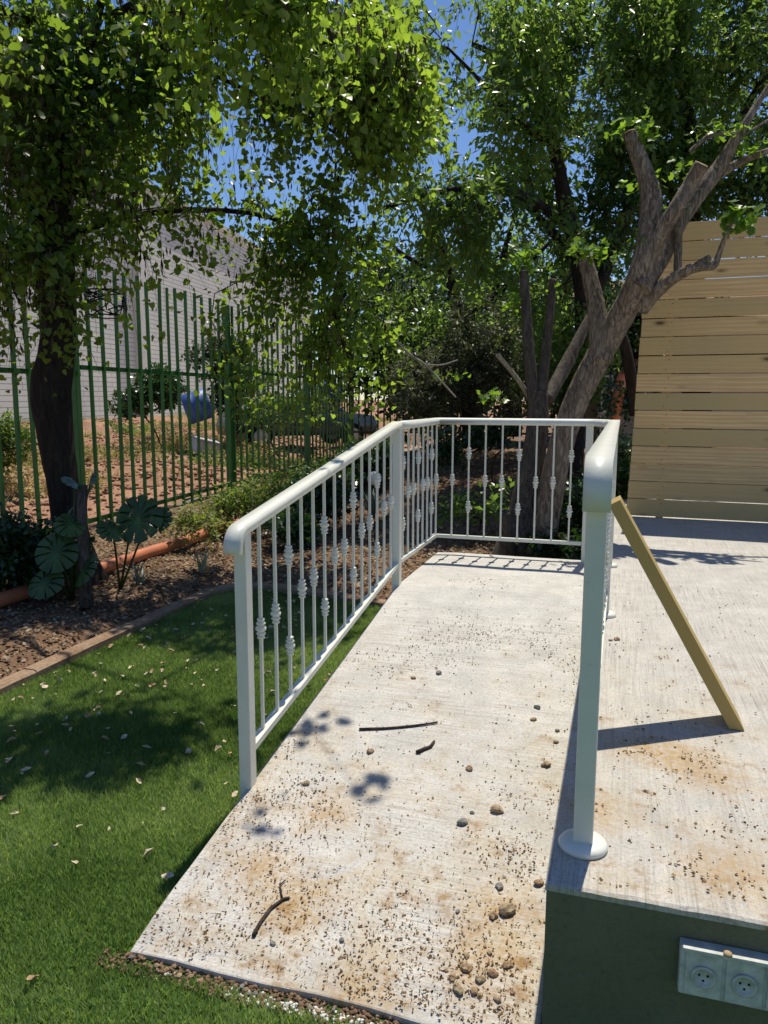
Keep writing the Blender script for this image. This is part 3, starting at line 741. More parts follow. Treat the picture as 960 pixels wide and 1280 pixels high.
# ------------------------------------------------------------------ pruned mulberry
pt = empty('mulberry_tree', tuple(onz(668, 694, -.40)), 'pollarded tree with leaning brown trunk and sawn limbs behind the landing', 'tree')
mb = MB(); D = 6.5; WK[0] = .88
plimb(mb, [(670, 712, 7.4, 56), (678, 670, 7.4, 41), (688, 620, 7.3, 36), (700, 560, 7.2, 34), (716, 510, 7.1, 35), (736, 468, 7.0, 37), (757, 430, 6.9, 36), (778, 392, 6.75, 36), (795, 362, 6.6, 38), (806, 330, D, 36), (813, 280, D, 31), (815, 245, D, 29), (808, 222, D, 25), (797, 192, D, 22), (787, 168, D, 20)], 18, .07)
plimb(mb, [(806, 330, D, 26), (826, 290, D-.1, 22), (846, 260, D-.2, 22), (862, 232, D-.2, 21), (877, 206, D-.3, 21)], 14, .08)
plimb(mb, [(800, 362, D, 30), (828, 322, D+.1, 24), (845, 285, D+.1, 22), (870, 245, D+.1, 24), (898, 212, D+.1, 22), (922, 170, D, 14), (950, 125, D, 8), (985, 70, D, 4)], 14, .08)
plimb(mb, [(892, 222, D+.1, 14), (920, 205, D+.1, 11), (948, 192, D, 9), (990, 180, D, 7)], 10, .06)
plimb(mb, [(800, 385, D+.15, 26), (822, 362, D, 20), (845, 345, D-.1, 16), (872, 332, D-.2, 14), (893, 334, D-.2, 12), (897, 322, D-.2, 8), (905, 300, D-.25, 6), (915, 278, D-.3, 4)], 10, .12)
plimb(mb, [(872, 332, D-.2, 12), (880, 326, D-.2, 10), (887, 322, D-.2, 9)], 8, .1)
plimb(mb, [(752, 452, D+.4, 34), (750, 418, D+.4, 30), (745, 382, D+.4, 25), (738, 348, D+.4, 22), (732, 326, D+.4, 20)], 14, .06)
plimb(mb, [(847, 338, D, 11), (848, 300, D, 11), (849, 266, D, 10)], 8, .08)
plimb(mb, [(862, 190, D, 6), (880, 172, D, 6), (905, 165, D, 6), (925, 172, D, 4), (960, 150, D, 3)], 6, .1)
mb.build('trunk', M['bark'], pt, True)
mb = MB(); WK[0] = .8
D2 = 7.5
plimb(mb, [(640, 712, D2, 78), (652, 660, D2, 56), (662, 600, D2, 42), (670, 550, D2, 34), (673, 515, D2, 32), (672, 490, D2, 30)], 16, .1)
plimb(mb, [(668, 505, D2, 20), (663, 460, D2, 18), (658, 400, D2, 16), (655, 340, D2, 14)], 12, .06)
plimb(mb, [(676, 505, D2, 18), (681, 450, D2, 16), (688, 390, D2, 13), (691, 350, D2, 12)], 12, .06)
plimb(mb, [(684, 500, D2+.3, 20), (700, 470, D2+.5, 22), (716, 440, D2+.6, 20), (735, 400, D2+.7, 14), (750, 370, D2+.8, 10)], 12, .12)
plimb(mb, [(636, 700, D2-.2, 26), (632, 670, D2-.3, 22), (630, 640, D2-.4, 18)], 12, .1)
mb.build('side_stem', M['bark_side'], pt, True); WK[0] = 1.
def cutface(px, py, d, w_, tilt):
    c = Vector(atd(px, py, d)); m = MB(); m.lathe([(wr(w_, d)*.90, -.004), (wr(w_, d)*.84, .004)], 14)
    o = m.build('cut_face', M['cut'], pt, loc=tuple(c-Vector(pt.location))); o.rotation_euler = tilt
cutface(732, 325, D+.4, 19, (-.35, -.25, 0)); cutface(787, 167, D, 19, (-.2, -.3, 0)); cutface(877, 205, D-.3, 20, (.3, .5, 0)); cutface(655, 339, D2, 13, (0, 0, 0)); cutface(691, 349, D2, 11, (0, .1, 0))
tuft = [(925, 272, D-.3, 24, 22, 46, .095), (800, 158, D, 26, 12, 30, .07), (805, 178, D, 18, 18, 30, .07), (735, 312, D, 24, 18, 60, .07), (765, 320, D, 18, 16, 22, .06), (655, 322, D2, 20, 22, 60, .07), (612, 495, D2, 24, 10, 26, .06),
        (636, 380, D2, 18, 10, 20, .06), (690, 360, D2, 12, 10, 14, .06), (900, 160, D, 40, 16, 50, .065), (940, 190, D, 26, 24, 40, .06), (855, 210, D, 18, 20, 24, .06), (765, 160, D-.2, 24, 10, 10, .09), (795, 230, D+.2, 30, 14, 14, .09),
        (848, 262, D, 18, 10, 14, .055), (822, 232, D, 10, 20, 14, .055), (795, 300, D, 12, 16, 14, .05), (640, 372, D2, 14, 8, 12, .05), (565, 470, 7.2, 24, 8, 16, .06)]
P1, S1 = [], []
for a, b, d, rx, ry, n, sz in tuft:
    c = atd(a, b, d); q = rand_dir(n)*np.array([rx*d/FPX, .1, ry*d/FPX])*(rng.random((n, 1))**.5); P1.append(c+q); S1 += list(sz*rng.uniform(.6, 1.2, n))
P1 = np.concatenate(P1); n = len(P1)
o = link('crown', leaf_mesh('sprouts', P1, nrm(rand_dir(n)+np.array([0, 0, -.3])), nrm(rand_dir(n)*.6+np.array([0, -.3, .8])), np.array(S1), 'lobed', M['mulberry'], rng.random(n)), pt); o['kind'] = 'stuff'

# ------------------------------------------------------------------ ash trees behind
def ash(label, base, limbs, blobs, seed, mat='ash', size=.125, per=32, trunkmat='bark_dark', name='ash_tree', thr=.42, shape='lance', nsc=.8, rmin=.0036, droop=.6):
    t = empty(name, base, label, 'tree'); mb = MB(); nd = []
    for L_ in limbs: nd += plimb(mb, L_, 10, .08)
    mb.build('trunk', M[trunkmat], t, True)
    crown(t, densify([q for q in nd]) if False else nd, blobs, None, shape, mat, size, per, twig=.34, droop=droop, thr=thr, nsc=nsc, seed=seed, rmin=rmin, spread=.16, maxstep=.6)
    return t
d = 11.
ash('tall ash tree with spreading dark limbs filling the sky above the landing', tuple(onz(722, 590, -.1)),
    [[(712, 600, d, 34), (716, 520, d, 30), (722, 450, d, 28), (735, 400, d, 26), (725, 330, d, 22), (705, 250, d+.2, 18), (695, 190, d+.2, 16), (672, 130, d+.3, 13), (635, 75, d+.4, 9), (590, 55, d+.4, 6)],
     [(720, 290, d, 14), (660, 245, d-.5, 12), (610, 232, d-.9, 10), (540, 240, d-1.2, 7), (480, 260, d-1.4, 5)],
     [(727, 340, d, 16), (700, 300, d+.5, 12), (672, 270, d+.8, 9), (620, 220, d+1, 6)],
     [(728, 400, d, 18), (775, 300, d+.5, 14), (800, 200, d+.7, 11), (790, 100, d+.8, 9), (780, 0, d+.9, 7)],
     [(672, 130, d+.3, 9), (668, 70, d+.3, 7), (662, 0, d+.3, 5)], [(690, 180, d, 9), (640, 150, d-.4, 7), (600, 100, d-.6, 5), (560, 60, d-.8, 3)]],
    [BL(560, 110, 10.2, 90, 95, 1.2, 170), BL(640, 60, 11, 100, 80, 1.3, 220), BL(700, 170, 11.2, 90, 90, 1.2, 230), BL(560, 250, 10, 100, 60, 1.0, 170), BL(640, 300, 11, 90, 60, 1.0, 110),
     BL(760, 60, 11.6, 110, 110, 1.3, 330), BL(740, 250, 11.4, 70, 80, 1.0, 170), BL(775, 190, 11.6, 55, 90, .9, 170), BL(670, 380, 11, 60, 50, .8, 60), BL(500, 30, 10, 70, 60, 1.0, 90), BL(650, -80, 11, 230, 80, 1.6, 90)], 3, thr=.505, nsc=1.4, size=.115)
d = 12.
ash('dark leafy tree standing behind the right end of the timber screen', tuple(onz(870, 560, .0)),
    [[(872, 560, d, 36), (868, 400, d, 32), (862, 280, d, 26), (860, 200, d, 20), (858, 120, d, 15), (850, 30, d, 10), (840, -60, d, 6)],
     [(862, 260, d, 14), (910, 180, d, 11), (950, 100, d, 8), (1010, 30, d, 5)], [(862, 290, d, 14), (820, 200, d, 10), (800, 130, d, 7)]],
    [BL(880, 100, 12, 100, 120, 1.4, 420), BL(930, 230, 11.6, 90, 70, 1.0, 260), BL(840, 250, 12, 60, 70, 1.0, 170), BL(820, 20, 12, 90, 70, 1.2, 200), BL(960, 40, 12, 90, 120, 1.2, 260), BL(1040, 160, 12, 90, 160, 1.2, 200), BL(900, -90, 12, 170, 80, 1.4, 150)], 17, thr=.48, nsc=1.4, size=.115)
d = 14.
ash('slender twiggy tree behind the far corner of the landing', tuple(onz(560, 575, .0)),
    [[(590, 560, d, 26), (588, 470, d, 22), (575, 400, d, 18), (560, 330, d, 14), (530, 260, d, 9), (500, 200, d, 5)],
     [(580, 420, d, 12), (620, 350, d, 9), (640, 280, d, 6), (660, 220, d, 4)], [(575, 400, d, 12), (610, 380, d-.5, 8), (660, 330, d-.6, 6), (700, 290, d-.6, 4)],
     [(560, 340, d, 9), (520, 330, d, 7), (480, 300, d, 4)], [(588, 480, d, 12), (640, 420, d-.3, 9), (690, 380, d-.3, 6), (720, 350, d-.3, 4)]],
    [BL(540, 320, 14, 110, 80, 1.4, 170), BL(480, 250, 13.5, 60, 90, 1.2, 150), BL(610, 400, 13.5, 90, 60, 1.2, 130), BL(700, 420, 13.5, 70, 70, 1.0, 120), BL(520, 420, 14, 90, 60, 1.2, 150), BL(640, 300, 14, 90, 60, 1.2, 60)], 23, mat='ash', size=.10, per=24, thr=.50, name='ash_tree', nsc=1.1)
d = 17.
ash('broad dark green tree beyond the back fence closing the view', tuple(onz(620, 560, .2)),
    [[(640, 545, d, 26), (640, 450, d, 22), (630, 380, d, 18), (600, 300, d, 10)], [(640, 440, d, 14), (700, 360, d, 10), (760, 300, d, 6)], [(635, 400, d, 12), (560, 340, d, 8)]],
    [BL(480, 400, 17, 80, 110, 1.5, 240), BL(560, 450, 16.5, 90, 80, 1.4, 260), BL(660, 440, 17, 90, 90, 1.4, 260), BL(740, 400, 17, 80, 110, 1.4, 260), BL(600, 340, 17.5, 130, 60, 1.4, 150), BL(820, 420, 17, 70, 90, 1.4, 120)], 41, mat='dark_leaf', size=.14, per=26, thr=.32, shape='oval')

# ------------------------------------------------------------------ shrubs
def shrub(name, label, base, blobs, mat, size, per, shape='oval', seed=0, thr=.3, twig=.16, rmin=.002, droop=.1, cat='shrub', spread=.08, bark='bark_twig', nsc=2.2):
    t = empty(name, base, label, cat)
    nd = [np.array([base[0], base[1], base[2]])+np.array([0, 0, i*.04]) for i in range(4)]
    crown(t, nd, blobs, None, shape, mat, size, per, twig=twig, droop=droop, thr=thr, nsc=nsc, seed=seed, rmin=rmin, spread=spread, crown_name='foliage', barkmat=bark, maxstep=.3); return t
def SB(px, py, d, rpx, rpy, rd, n): return BL(px, py, d, rpx, rpy, rd, n)
def gp(px, py, d):
    p = atd(px, py, d); return (p[0], p[1], Hs(p[0], p[1]))
shrub('grey_shrub', 'feathery grey green shrub in front of the dark back fence', gp(600, 510, 12.5), [SB(600, 440, 12.5, 60, 70, .7, 300), SB(540, 480, 12.5, 55, 45, .7, 190), SB(650, 480, 12.3, 50, 50, .6, 150)], 'grey_leaf', .07, 26, 'lance', 51)
shrub('grey_shrub', 'dark feathery shrub growing against the green fence where it meets the back fence', gp(510, 520, 13.5), [SB(525, 470, 14, 34, 60, .6, 150), SB(530, 510, 13.5, 40, 30, .6, 90)], 'dark_leaf', .08, 24, 'lance', 52)
shrub('dark_shrub', 'dense dark evergreen bush between the trunk and the timber screen', gp(745, 640, 9.5), [SB(770, 600, 9.3, 34, 60, .4, 170), SB(740, 640, 9.2, 30, 45, .4, 110), SB(775, 520, 10, 20, 50, .3, 60)], 'dark_leaf', .07, 24, 'oval', 53)
shrub('leafy_bush', 'mid green leafy bush behind the dark side stem of the pollarded tree', gp(700, 500, 11), [SB(700, 470, 10.8, 60, 40, .5, 150), SB(735, 430, 11, 40, 45, .5, 110)], 'ash', .07, 24, 'oval', 54)
shrub('dark_shrub', 'low dark evergreen bush at the left edge in front of the green fence', gp(10, 730, 6.0), [SB(5, 690, 6.0, 45, 45, .4, 200), SB(50, 700, 6.1, 40, 30, .35, 130), SB(-60, 680, 6.0, 50, 60, .4, 120)], 'dark_leaf', .055, 26, 'oval', 55)
shrub('bright_bush', 'bright yellow green bush at the left edge beyond the green fence', gp(0, 580, 11), [SB(-5, 555, 11, 38, 36, .5, 190)], 'weed', .06, 26, 'oval', 56)
shrub('ground_cover', 'sunlit yellow green weeds along the foot of the green fence', gp(330, 640, 9.2), [SB(300, 630, 8.8, 45, 22, .3, 110), SB(350, 615, 9.6, 45, 24, .35, 120), SB(245, 650, 8.0, 30, 14, .25, 50), SB(400, 600, 10.5, 40, 20, .4, 80)], 'weed', .045, 24, 'oval', 57, cat='weeds', thr=.34)
shrub('leafy_bush', 'dark bush hiding the wall beyond the green fence, left of the blue drum', gp(200, 505, 21), [SB(200, 485, 21, 26, 26, .8, 160), SB(165, 505, 21, 26, 16, .6, 70)], 'dark_leaf', .12, 24, 'oval', 58)
shrub('leafy_bush', 'tall grey green bush beyond the fence between the blue drum and the parked car', gp(290, 510, 20), [SB(292, 470, 20, 24, 55, .8, 260), SB(262, 450, 20, 24, 26, .6, 60)], 'grey_leaf', .11, 24, 'oval', 59)
shrub('leafy_bush', 'dark green bush under the ash tree behind the bend of the back railing', gp(465, 575, 11.5), [SB(460, 575, 11.4, 38, 26, .5, 120), SB(425, 590, 11, 26, 18, .4, 50)], 'dark_leaf', .08, 26, 'oval', 60)
shrub('broadleaf_plant', 'low broad leaved green plant seen between the back railing balusters', gp(600, 655, 8.6), [SB(590, 635, 8.6, 36, 18, .35, 36), SB(640, 630, 8.4, 26, 26, .3, 20)], 'ash', .08, 10, 'oval', 61, cat='plant', thr=.28)
shrub('broadleaf_plant', 'dark leafy plant at the foot of the pollarded tree by the last post', gp(715, 700, 7.4), [SB(720, 640, 8.0, 30, 45, .25, 110), SB(700, 690, 7.2, 40, 18, .2, 60)], 'dark_leaf', .08, 14, 'oval', 62, cat='plant')
shrub('broadleaf_plant', 'small upright dark shrub on the red soil behind the back railing', gp(617, 610, 10.2), [SB(612, 550, 10.2, 22, 22, .3, 60), SB(560, 560, 10, 16, 20, .3, 40)], 'dark_leaf', .10, 14, 'lance', 63, cat='plant')
shrub('leafy_bush', 'shaded low bush between the lawn kerb and the green fence behind the sloping railing', gp(420, 640, 9.3), [SB(400, 620, 9.3, 45, 28, .4, 120), SB(370, 655, 8.3, 30, 20, .3, 60)], 'dark_leaf', .075, 20, 'oval', 64)
shrub('leafy_bush', 'pale green scrub in front of the parked car beyond the fence', gp(350, 540, 18), [SB(340, 515, 18, 40, 22, .7, 120), SB(385, 505, 18, 26, 26, .6, 70), SB(325, 470, 18.5, 22, 26, .6, 60)], 'weed', .08, 20, 'oval', 65)
for i_, (a_, b_, d_, n_, m_) in enumerate([(160, 528, 26, 60, 'weed'), (270, 535, 20, 60, 'straw'), (215, 530, 22, 60, 'straw'), (310, 540, 17, 60, 'weed'), (60, 545, 16, 60, 'straw'), (20, 590, 12, 70, 'straw')]):
    c_ = gp(a_, b_, d_); dry = 'dry' if m_ == 'straw' else 'green'
    wh = ['under the dark bush by the wall', 'below the blue drum, right side', 'below the blue drum, left side', 'in front of the parked car', 'by the wall left of the redbud', 'near the left edge bush'][i_]
    shrub('weed_clump', f'{dry} weed clump on the field {wh}', c_, [(c_[0], c_[1], c_[2]+.15, 1.6, 1.2, .28, n_*2)], m_, .09, 18, 'lance', 80+i_, cat='weeds', thr=.2)
# weeds and dry straw on the field (nobody could count them)
def infield(x, y): return (x < -6.3) & (fbm(np.c_[x, y], .35, 77, 2) > .50)
g = blades('field_weeds', 90000, -34, -6.4, 5, 46, .08, .36, .012, M['weed'], lambda x, y: infield(x, y) & ((x < -13) | (fbm(np.c_[x, y], .8, 5, 2) > .56)), lambda x, y: H(x, y), .8); tag(g, 'patchy weeds scattered over the red dirt field', 'weeds', kind='stuff')
g = blades('dry_straw', 50000, -34, -6.4, 4, 46, .05, .22, .012, M['straw'], lambda x, y: (fbm(np.c_[x, y], .5, 99, 2) > .52), lambda x, y: H(x, y), 1.6); tag(g, 'dry straw lying over the red dirt field', 'straw', kind='stuff')

# ------------------------------------------------------------------ strappy and monstera plants
def strap_leaf_mesh(L_, wd, curve, mat):
    m = MB(); n = 6; vs = []
    for i in range(n+1):
        f = i/n; a = .25+curve*f; z = 0; 
        x = L_*sum(math.sin(.25+curve*(j/n)) for j in range(i))/n; z = L_*sum(math.cos(.25+curve*(j/n)) for j in range(i))/n
        ww = wd*(1-f**2)*(.6+.4*min(1, f*4)); vs += [(x, -ww, z+ww*.4), (x, 0, z), (x, ww, z+ww*.4)]
    fs = [(i*3+a, i*3+a+1, i*3+a+4, i*3+a+3) for i in range(n) for a in (0, 1)]
    return m.add(vs, fs).mesh('leaf', mat, True)
M['strap'] = m_plain('pale_striped_leaf', (.34, .38, .24), .5, .4, .5, nsc=40)
M['agave'] = m_plain('blue_grey_leaf', (.17, .22, .17), .5, .4, .3, nsc=9)
def strap_plant(name, label, base, n, L_, wd, mat, curve=1.1):
    t = empty(name, base, label, 'plant'); ms = [strap_leaf_mesh(L_*rnd.uniform(.7, 1.1), wd, curve*rnd.uniform(.5, 1.3), M[mat]) for _ in range(4)]
    for i in range(n): link('leaf', rnd.choice(ms), t, loc=(rnd.uniform(-.02, .02), rnd.uniform(-.02, .02), 0), rot=(rnd.uniform(-.2, .2), rnd.uniform(-.35, .35), i*2.4+rnd.uniform(-.3, .3)))
p = onz(252, 718, -.42); strap_plant('spider_plant', 'small pale striped spider plant on the bed right of the monstera', tuple(p), 16, .26, .012, 'strap', .9)
p = onz(175, 735, -.42); strap_plant('spider_plant', 'dark shaded strappy plant under the monstera leaves', tuple(p), 14, .30, .012, 'agave', .9)
for px, py, z, lab in ((640, 672, -.38, 'pale strappy plant at the left foot of the pollarded tree'), (665, 690, -.38, 'pale strappy plant pushing under the bottom rail of the back railing'), (575, 640, -.36, 'strappy plant on the bed near the landing corner')):
    strap_plant('spider_plant', lab, tuple(onz(px, py, z)), 20, .38, .013, 'strap', 1.3)
strap_plant('agave_plant', 'blue grey agave like rosette seen through the sloping railing near its middle post', tuple(onz(465, 650, -.35)), 26, .45, .028, 'agave', .9)
strap_plant('agave_plant', 'smaller strappy rosette behind the landing balusters', tuple(onz(530, 560, .15)), 18, .4, .022, 'agave', 1.0)
# round dry flower head by the agave
c = atd(468, 598, 8.6); m = MB(); m.lathe([(.02*math.sin(math.pi*k/8)*4 if 0 < k < 8 else .002, -.08*math.cos(math.pi*k/8)) for k in range(9)], 14)
fh = empty('dried_flower', (c[0], c[1], Hs(c[0], c[1])), 'pale round dried flower head on a thin stem above the agave', 'flower')
m.build('flower_head', M['mortar'], fh, True, loc=(0, 0, c[2]-Hs(c[0], c[1]))); MB().tube([(0, 0, 0), (.01, 0, c[2]-Hs(c[0], c[1])-.07)], .005, 6).build('stem', M['bark_twig'], fh, loc=(0, 0, 0))
def monstera_leaf_mesh(sz):
    m = MB(); out = []; N = 120
    for k in range(N+1):
        a = math.pi*2*k/N
        x = math.sin(a)*.44*(1.05-.15*math.cos(a)); y = -.54*math.cos(a)
        q = k % 10
        if q == 5 and 14 < k < N-14 and abs(k-N/2) > 3: x *= .42; y = y*.55+.05
        elif q in (4, 6): x *= .98; y = y*.98
        if k in (0, N): y = -.28
        out.append((x*sz, y*sz, -.35*sz*(x*x*2.2+max(0, y)**2*.8)))
    vs = [(0, -.05*sz, .02*sz)]+out[:-1]; n = len(out)-1
    m.add(vs, [(0, 1+k, 1+(k+1) % n) for k in range(n)]); return m
M['monstera'] = m_plain('monstera_leaf', (.045, .085, .018), .35, .5, .35, nsc=8)
def monstera(label, base, leaves):
    t = empty('monstera_plant', base, label, 'plant'); b = Vector(base)
    for px, py, d, sz, rx, ry, rz in leaves:
        c = Vector(atd(px, py, d)); me = monstera_leaf_mesh(sz*.86).mesh('leaf', M['monstera'], True)
        o = link('leaf', me, t, loc=tuple(c-b), rot=(rx, ry, rz))
        mid = (c-b)*.5+Vector((0, 0, .1)); MB().tube([(0, 0, 0), tuple(mid), tuple(c-b)], [.012, .009, .006], 6).build('leaf_stalk', M['dark_stalk'], t, True, loc=(0, 0, 0))
M['dark_stalk'] = m_plain('green_stalk', (.05, .09, .03), .5, .4, .2)
monstera('monstera plant with one large split leaf spread against the fence, beside the redbud trunk', tuple(onz(150, 740, -.42)),
         [(172, 648, 6.1, .46, 1.05, .1, .35), (140, 662, 6.0, .26, .8, -.3, 1.4), (198, 650, 6.2, .26, 1.0, .3, -.4)])
monstera('dark monstera plant with big drooping leaves in front of the redbud trunk', tuple(onz(90, 755, -.44)),
         [(70, 690, 5.7, .38, .9, .2, .5), (88, 655, 5.8, .28, .7, -.2, 1.0), (55, 728, 5.6, .30, .8, .3, .1), (104, 712, 5.7, .30, 1.1, 0, -.6), (94, 604, 5.9, .24, .5, .5, 1.2), (113, 602, 5.9, .18, 1.2, -.6, -.4)])
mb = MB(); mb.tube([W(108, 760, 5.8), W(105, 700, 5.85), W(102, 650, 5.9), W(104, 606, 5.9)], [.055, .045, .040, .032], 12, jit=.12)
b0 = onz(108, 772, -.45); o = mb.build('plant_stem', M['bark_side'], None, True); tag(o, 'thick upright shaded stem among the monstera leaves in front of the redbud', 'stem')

# ------------------------------------------------------------------ litter on the bed
def scatter(n, x0, x1, y0, y1, mask, zf, size, shape, mat, name, label, cat, lift=.006, flat=.35, sv=(.5, 1.4)):
    x = rng.uniform(x0, x1, n); y = rng.uniform(y0, y1, n); k = mask(x, y); x, y = x[k], y[k]; n = len(x)
    pos = np.stack([x, y, zf(x, y)+lift*rng.uniform(.3, 1.6, n)], 1)
    d = nrm(np.stack([rng.normal(size=n), rng.normal(size=n), rng.normal(size=n)*flat*.6], 1)); nv = nrm(rand_dir(n)*flat+np.array([0, 0, 1]))
    o = link(name, leaf_mesh(name, pos, d, nv, size*rng.uniform(*sv, n), shape, M[mat], rng.random(n)))
    return tag(o, label, cat, kind='stuff')
scatter(26000, -5.6, -3.28, -.5, 8, lambda x, y: x < 9, H, .035, 'oval', 'litter', 'leaf_litter', 'brown and pale leaf litter covering the soil bed beside the lawn', 'leaf litter', .012, .6)
scatter(22000, -3.3, .3, 3.9, 12, lambda x, y: (x < -.1) | (y > 9.6), H, .04, 'oval', 'litter', 'leaf_litter', 'brown leaf litter over the bed behind the landing', 'leaf litter', .012, .6)
def clods(name, label, n, x0, x1, y0, y1, s0, s1, mat, mask, zf, cat='soil clods'):
    x = rng.uniform(x0, x1, n); y = rng.uniform(y0, y1, n); k = mask(x, y); x, y = x[k], y[k]; n = len(x)
    oc = np.array([(1, 0, 0), (-1, 0, 0), (0, 1, 0), (0, -1, 0), (0, 0, .7), (0, 0, -.7)], float); fc = np.array([(0, 2, 4), (2, 1, 4), (1, 3, 4), (3, 0, 4), (2, 0, 5), (1, 2, 5), (3, 1, 5), (0, 3, 5)])
    s = rng.uniform(0, 1, n)**2.2*(s1-s0)+s0; V = oc[None]*s[:, None, None]*rng.uniform(.6, 1.3, (n, 6, 1)); a = rng.uniform(0, 6.3, n); ca, sa = np.cos(a)[:, None], np.sin(a)[:, None]
    V = np.stack([V[..., 0]*ca-V[..., 1]*sa, V[..., 0]*sa+V[..., 1]*ca, V[..., 2]], 2)+np.stack([x, y, zf(x, y)+s*.3], 1)[:, None]
    o = link(name, npmesh(name, V.reshape(-1, 3), (fc[None]+(np.arange(n)*6)[:, None, None]).reshape(-1, 3), M[mat])); return tag(o, label, cat, kind='stuff')
clods('soil_clods', 'loose red soil clods on the dirt field', 26000, -26, -6.2, 4, 30, .012, .08, 'field', lambda x, y: x < 0, H)
clods('soil_clods', 'small soil crumbs on the beds', 9000, -5.6, 0, 0, 11, .006, .03, 'bed', lambda x, y: (x < -3.3) | (y > 4.15), H)
clods('gravel', 'loose gravel and broken mortar along the foot of the ramp', 2200, -1.36, -.1, -.27, -.185, .002, .011, 'gravel', lambda x, y: y > -.245-.03*fbm(np.c_[x, y], 8, 3), lambda x, y: np.full(len(x), -.472), 'gravel')
clods('mortar_crumbs', 'white mortar splashes between the ramp foot and the grass', 420, -1.15, -.45, -.255, -.215, .002, .010, 'mortar', lambda x, y: fbm(np.c_[x, y], 6, 4, 2) > .5, lambda x, y: np.full(len(x), -.470), 'mortar')

# dirt mound on the field
c = onz(110, 545, -.05); xs = np.linspace(-1.6, 1.6, 34); X, Y = np.meshgrid(xs, xs); Rr = np.sqrt(X**2+Y**2)
Z = .75*np.clip(1-Rr/1.5, 0, 1)**1.2*(.6+.9*fbm(np.c_[X.ravel(), Y.ravel()], 2.2, 71).reshape(X.shape))-.12
V = np.stack([X.ravel()+c[0], Y.ravel()+c[1], Z.ravel()+Hs(c[0], c[1])], 1); i = (np.arange(33)[None]+np.arange(33)[:, None]*34).ravel()
o = link('dirt_mound', npmesh('dirt_mound', V, np.stack([i, i+1, i+35, i+34], 1), M['field'])); tag(o, 'heap of loose red soil on the field behind the redbud trunk', 'mound')

# ------------------------------------------------------------------ fallen leaves on the lawn
def fl_mesh(mat, s):
    m = MB(); c = [(0, -.5), (.3, -.3), (.42, .05), (.22, .4), (0, .62), (-.25, .38), (-.4, 0), (-.28, -.34)]
    cu = rnd.uniform(-.4, .9); wv = rnd.uniform(.5, 1.); vs = [(0, 0, .0)]+[(x*s*rnd.uniform(.7, 1.15)*wv, y*s*rnd.uniform(.85, 1.1), s*(x*x*cu*2.5+y*y*cu*rnd.uniform(-.5, 1))+s*.16*rnd.random()) for x, y in c]
    return m.add(vs, [(0, 1+k, 1+(k+1) % 8) for k in range(8)]).mesh('fallen_leaf', M[mat])
FM = [fl_mesh('fallen', .045) for _ in range(3)]+[fl_mesh('fallen2', .045) for _ in range(2)]+[fl_mesh('fallen', .032) for _ in range(2)]
cnt = 0
while cnt < 280:
    x, y = rnd.uniform(-3.15, -1.33), rnd.uniform(-1.0, 3.9)
    if cnt < 26: x, y = rnd.uniform(-1.9, -1.36), rnd.uniform(-.9, 2.4)
    elif rnd.random() > (.25+.75*(x < -2.1)): continue
    if not inlawn(np.array([x]), np.array([y]))[0]: continue
    o = link('fallen_leaf', rnd.choice(FM), None, loc=(x, y, -.445+rnd.uniform(-.006, .004)), rot=(rnd.uniform(-.5, .5), rnd.uniform(-.5, .5), rnd.uniform(0, 6.3)), scale=[rnd.uniform(.55, 1.15)]*3)
    tag(o, 'dry pale fallen leaf lying on the green lawn', 'leaf', 'fallen leaves scattered on the lawn'); cnt += 1

# ------------------------------------------------------------------ bits on the concrete
zr = lambda x, y: np.where(y > YM, -.005, -.005-TLT*(YM-y))
def clus(x, y, s): return fbm(np.c_[x, y], 2.4, s, 3)
RSP = [(*onramp(a, b)[:2], r_) for a, b, r_ in ((405, 1015, .10), (375, 1130, .10), (590, 1215, .10), (630, 1140, .05), (330, 1075, .08), (450, 1255, .12), (560, 1250, .10), (380, 985, .06), (620, 1235, .09), (470, 1180, .08), (240, 1185, .08), (455, 945, .05))]
TSP = [(*onz(a, b, 0)[:2], r_) for a, b, r_ in ((850, 945, .09), (800, 935, .07), (880, 965, .06), (900, 1085, .10), (945, 1060, .08), (740, 1010, .04), (760, 1120, .05), (830, 1000, .05))]
def spots(x, y, L_): return np.clip(sum(np.exp(-((x-a)**2+(y-b)**2)/(2*r_*r_)) for a, b, r_ in L_), 0, 1.2)
def rmask(x, y):
    g = sstep(3.0, -.2, y); c = clus(x, y, 61); return rng.random(len(x)) < (.05+.95*g)*(.07+5.5*np.clip(c-.50, 0, 1)+.55*spots(x, y, RSP))
scatter(24000, XL+.02, -.10, -.17, 3.75, rmask, zr, .0068, 'lobed', 'debris', 'blossom_debris', 'tiny brown blossom debris sprinkled over the ramp', 'debris', .004, .9, (.4, 1.5))
scatter(3000, XL+.02, -.10, -.17, .9, lambda x, y: rng.random(len(x)) < sstep(.9, -.2, y), zr, .012, 'pod', 'debris', 'blossom_debris', 'dry stalk fragments gathered at the foot of the ramp', 'debris', .004, .9, (.5, 1.6))
def tmask(x, y):
    return rng.random(len(x)) < .03+.8*spots(x, y, TSP)*(fbm(np.c_[x, y], 12, 44, 2) > .42)+1.2*np.clip(clus(x, y, 66)-.52, 0, 1)*sstep(3, 0, y)
def tmask_old(x, y):
    c = clus(x, y, 66); s = np.exp(-((x-.33)**2+(y-.95)**2)/.05)+np.exp(-((x-.35)**2+(y-.55)**2)/.02)+.8*np.exp(-((x-.75)**2+(y-.1)**2)/.06)+.5*np.exp(-((x-.15)**2+(y+.1)**2)/.01)
    return rng.random(len(x)) < .07+.35*s+.9*np.clip(c-.5, 0, 1)*sstep(3, 0, y)
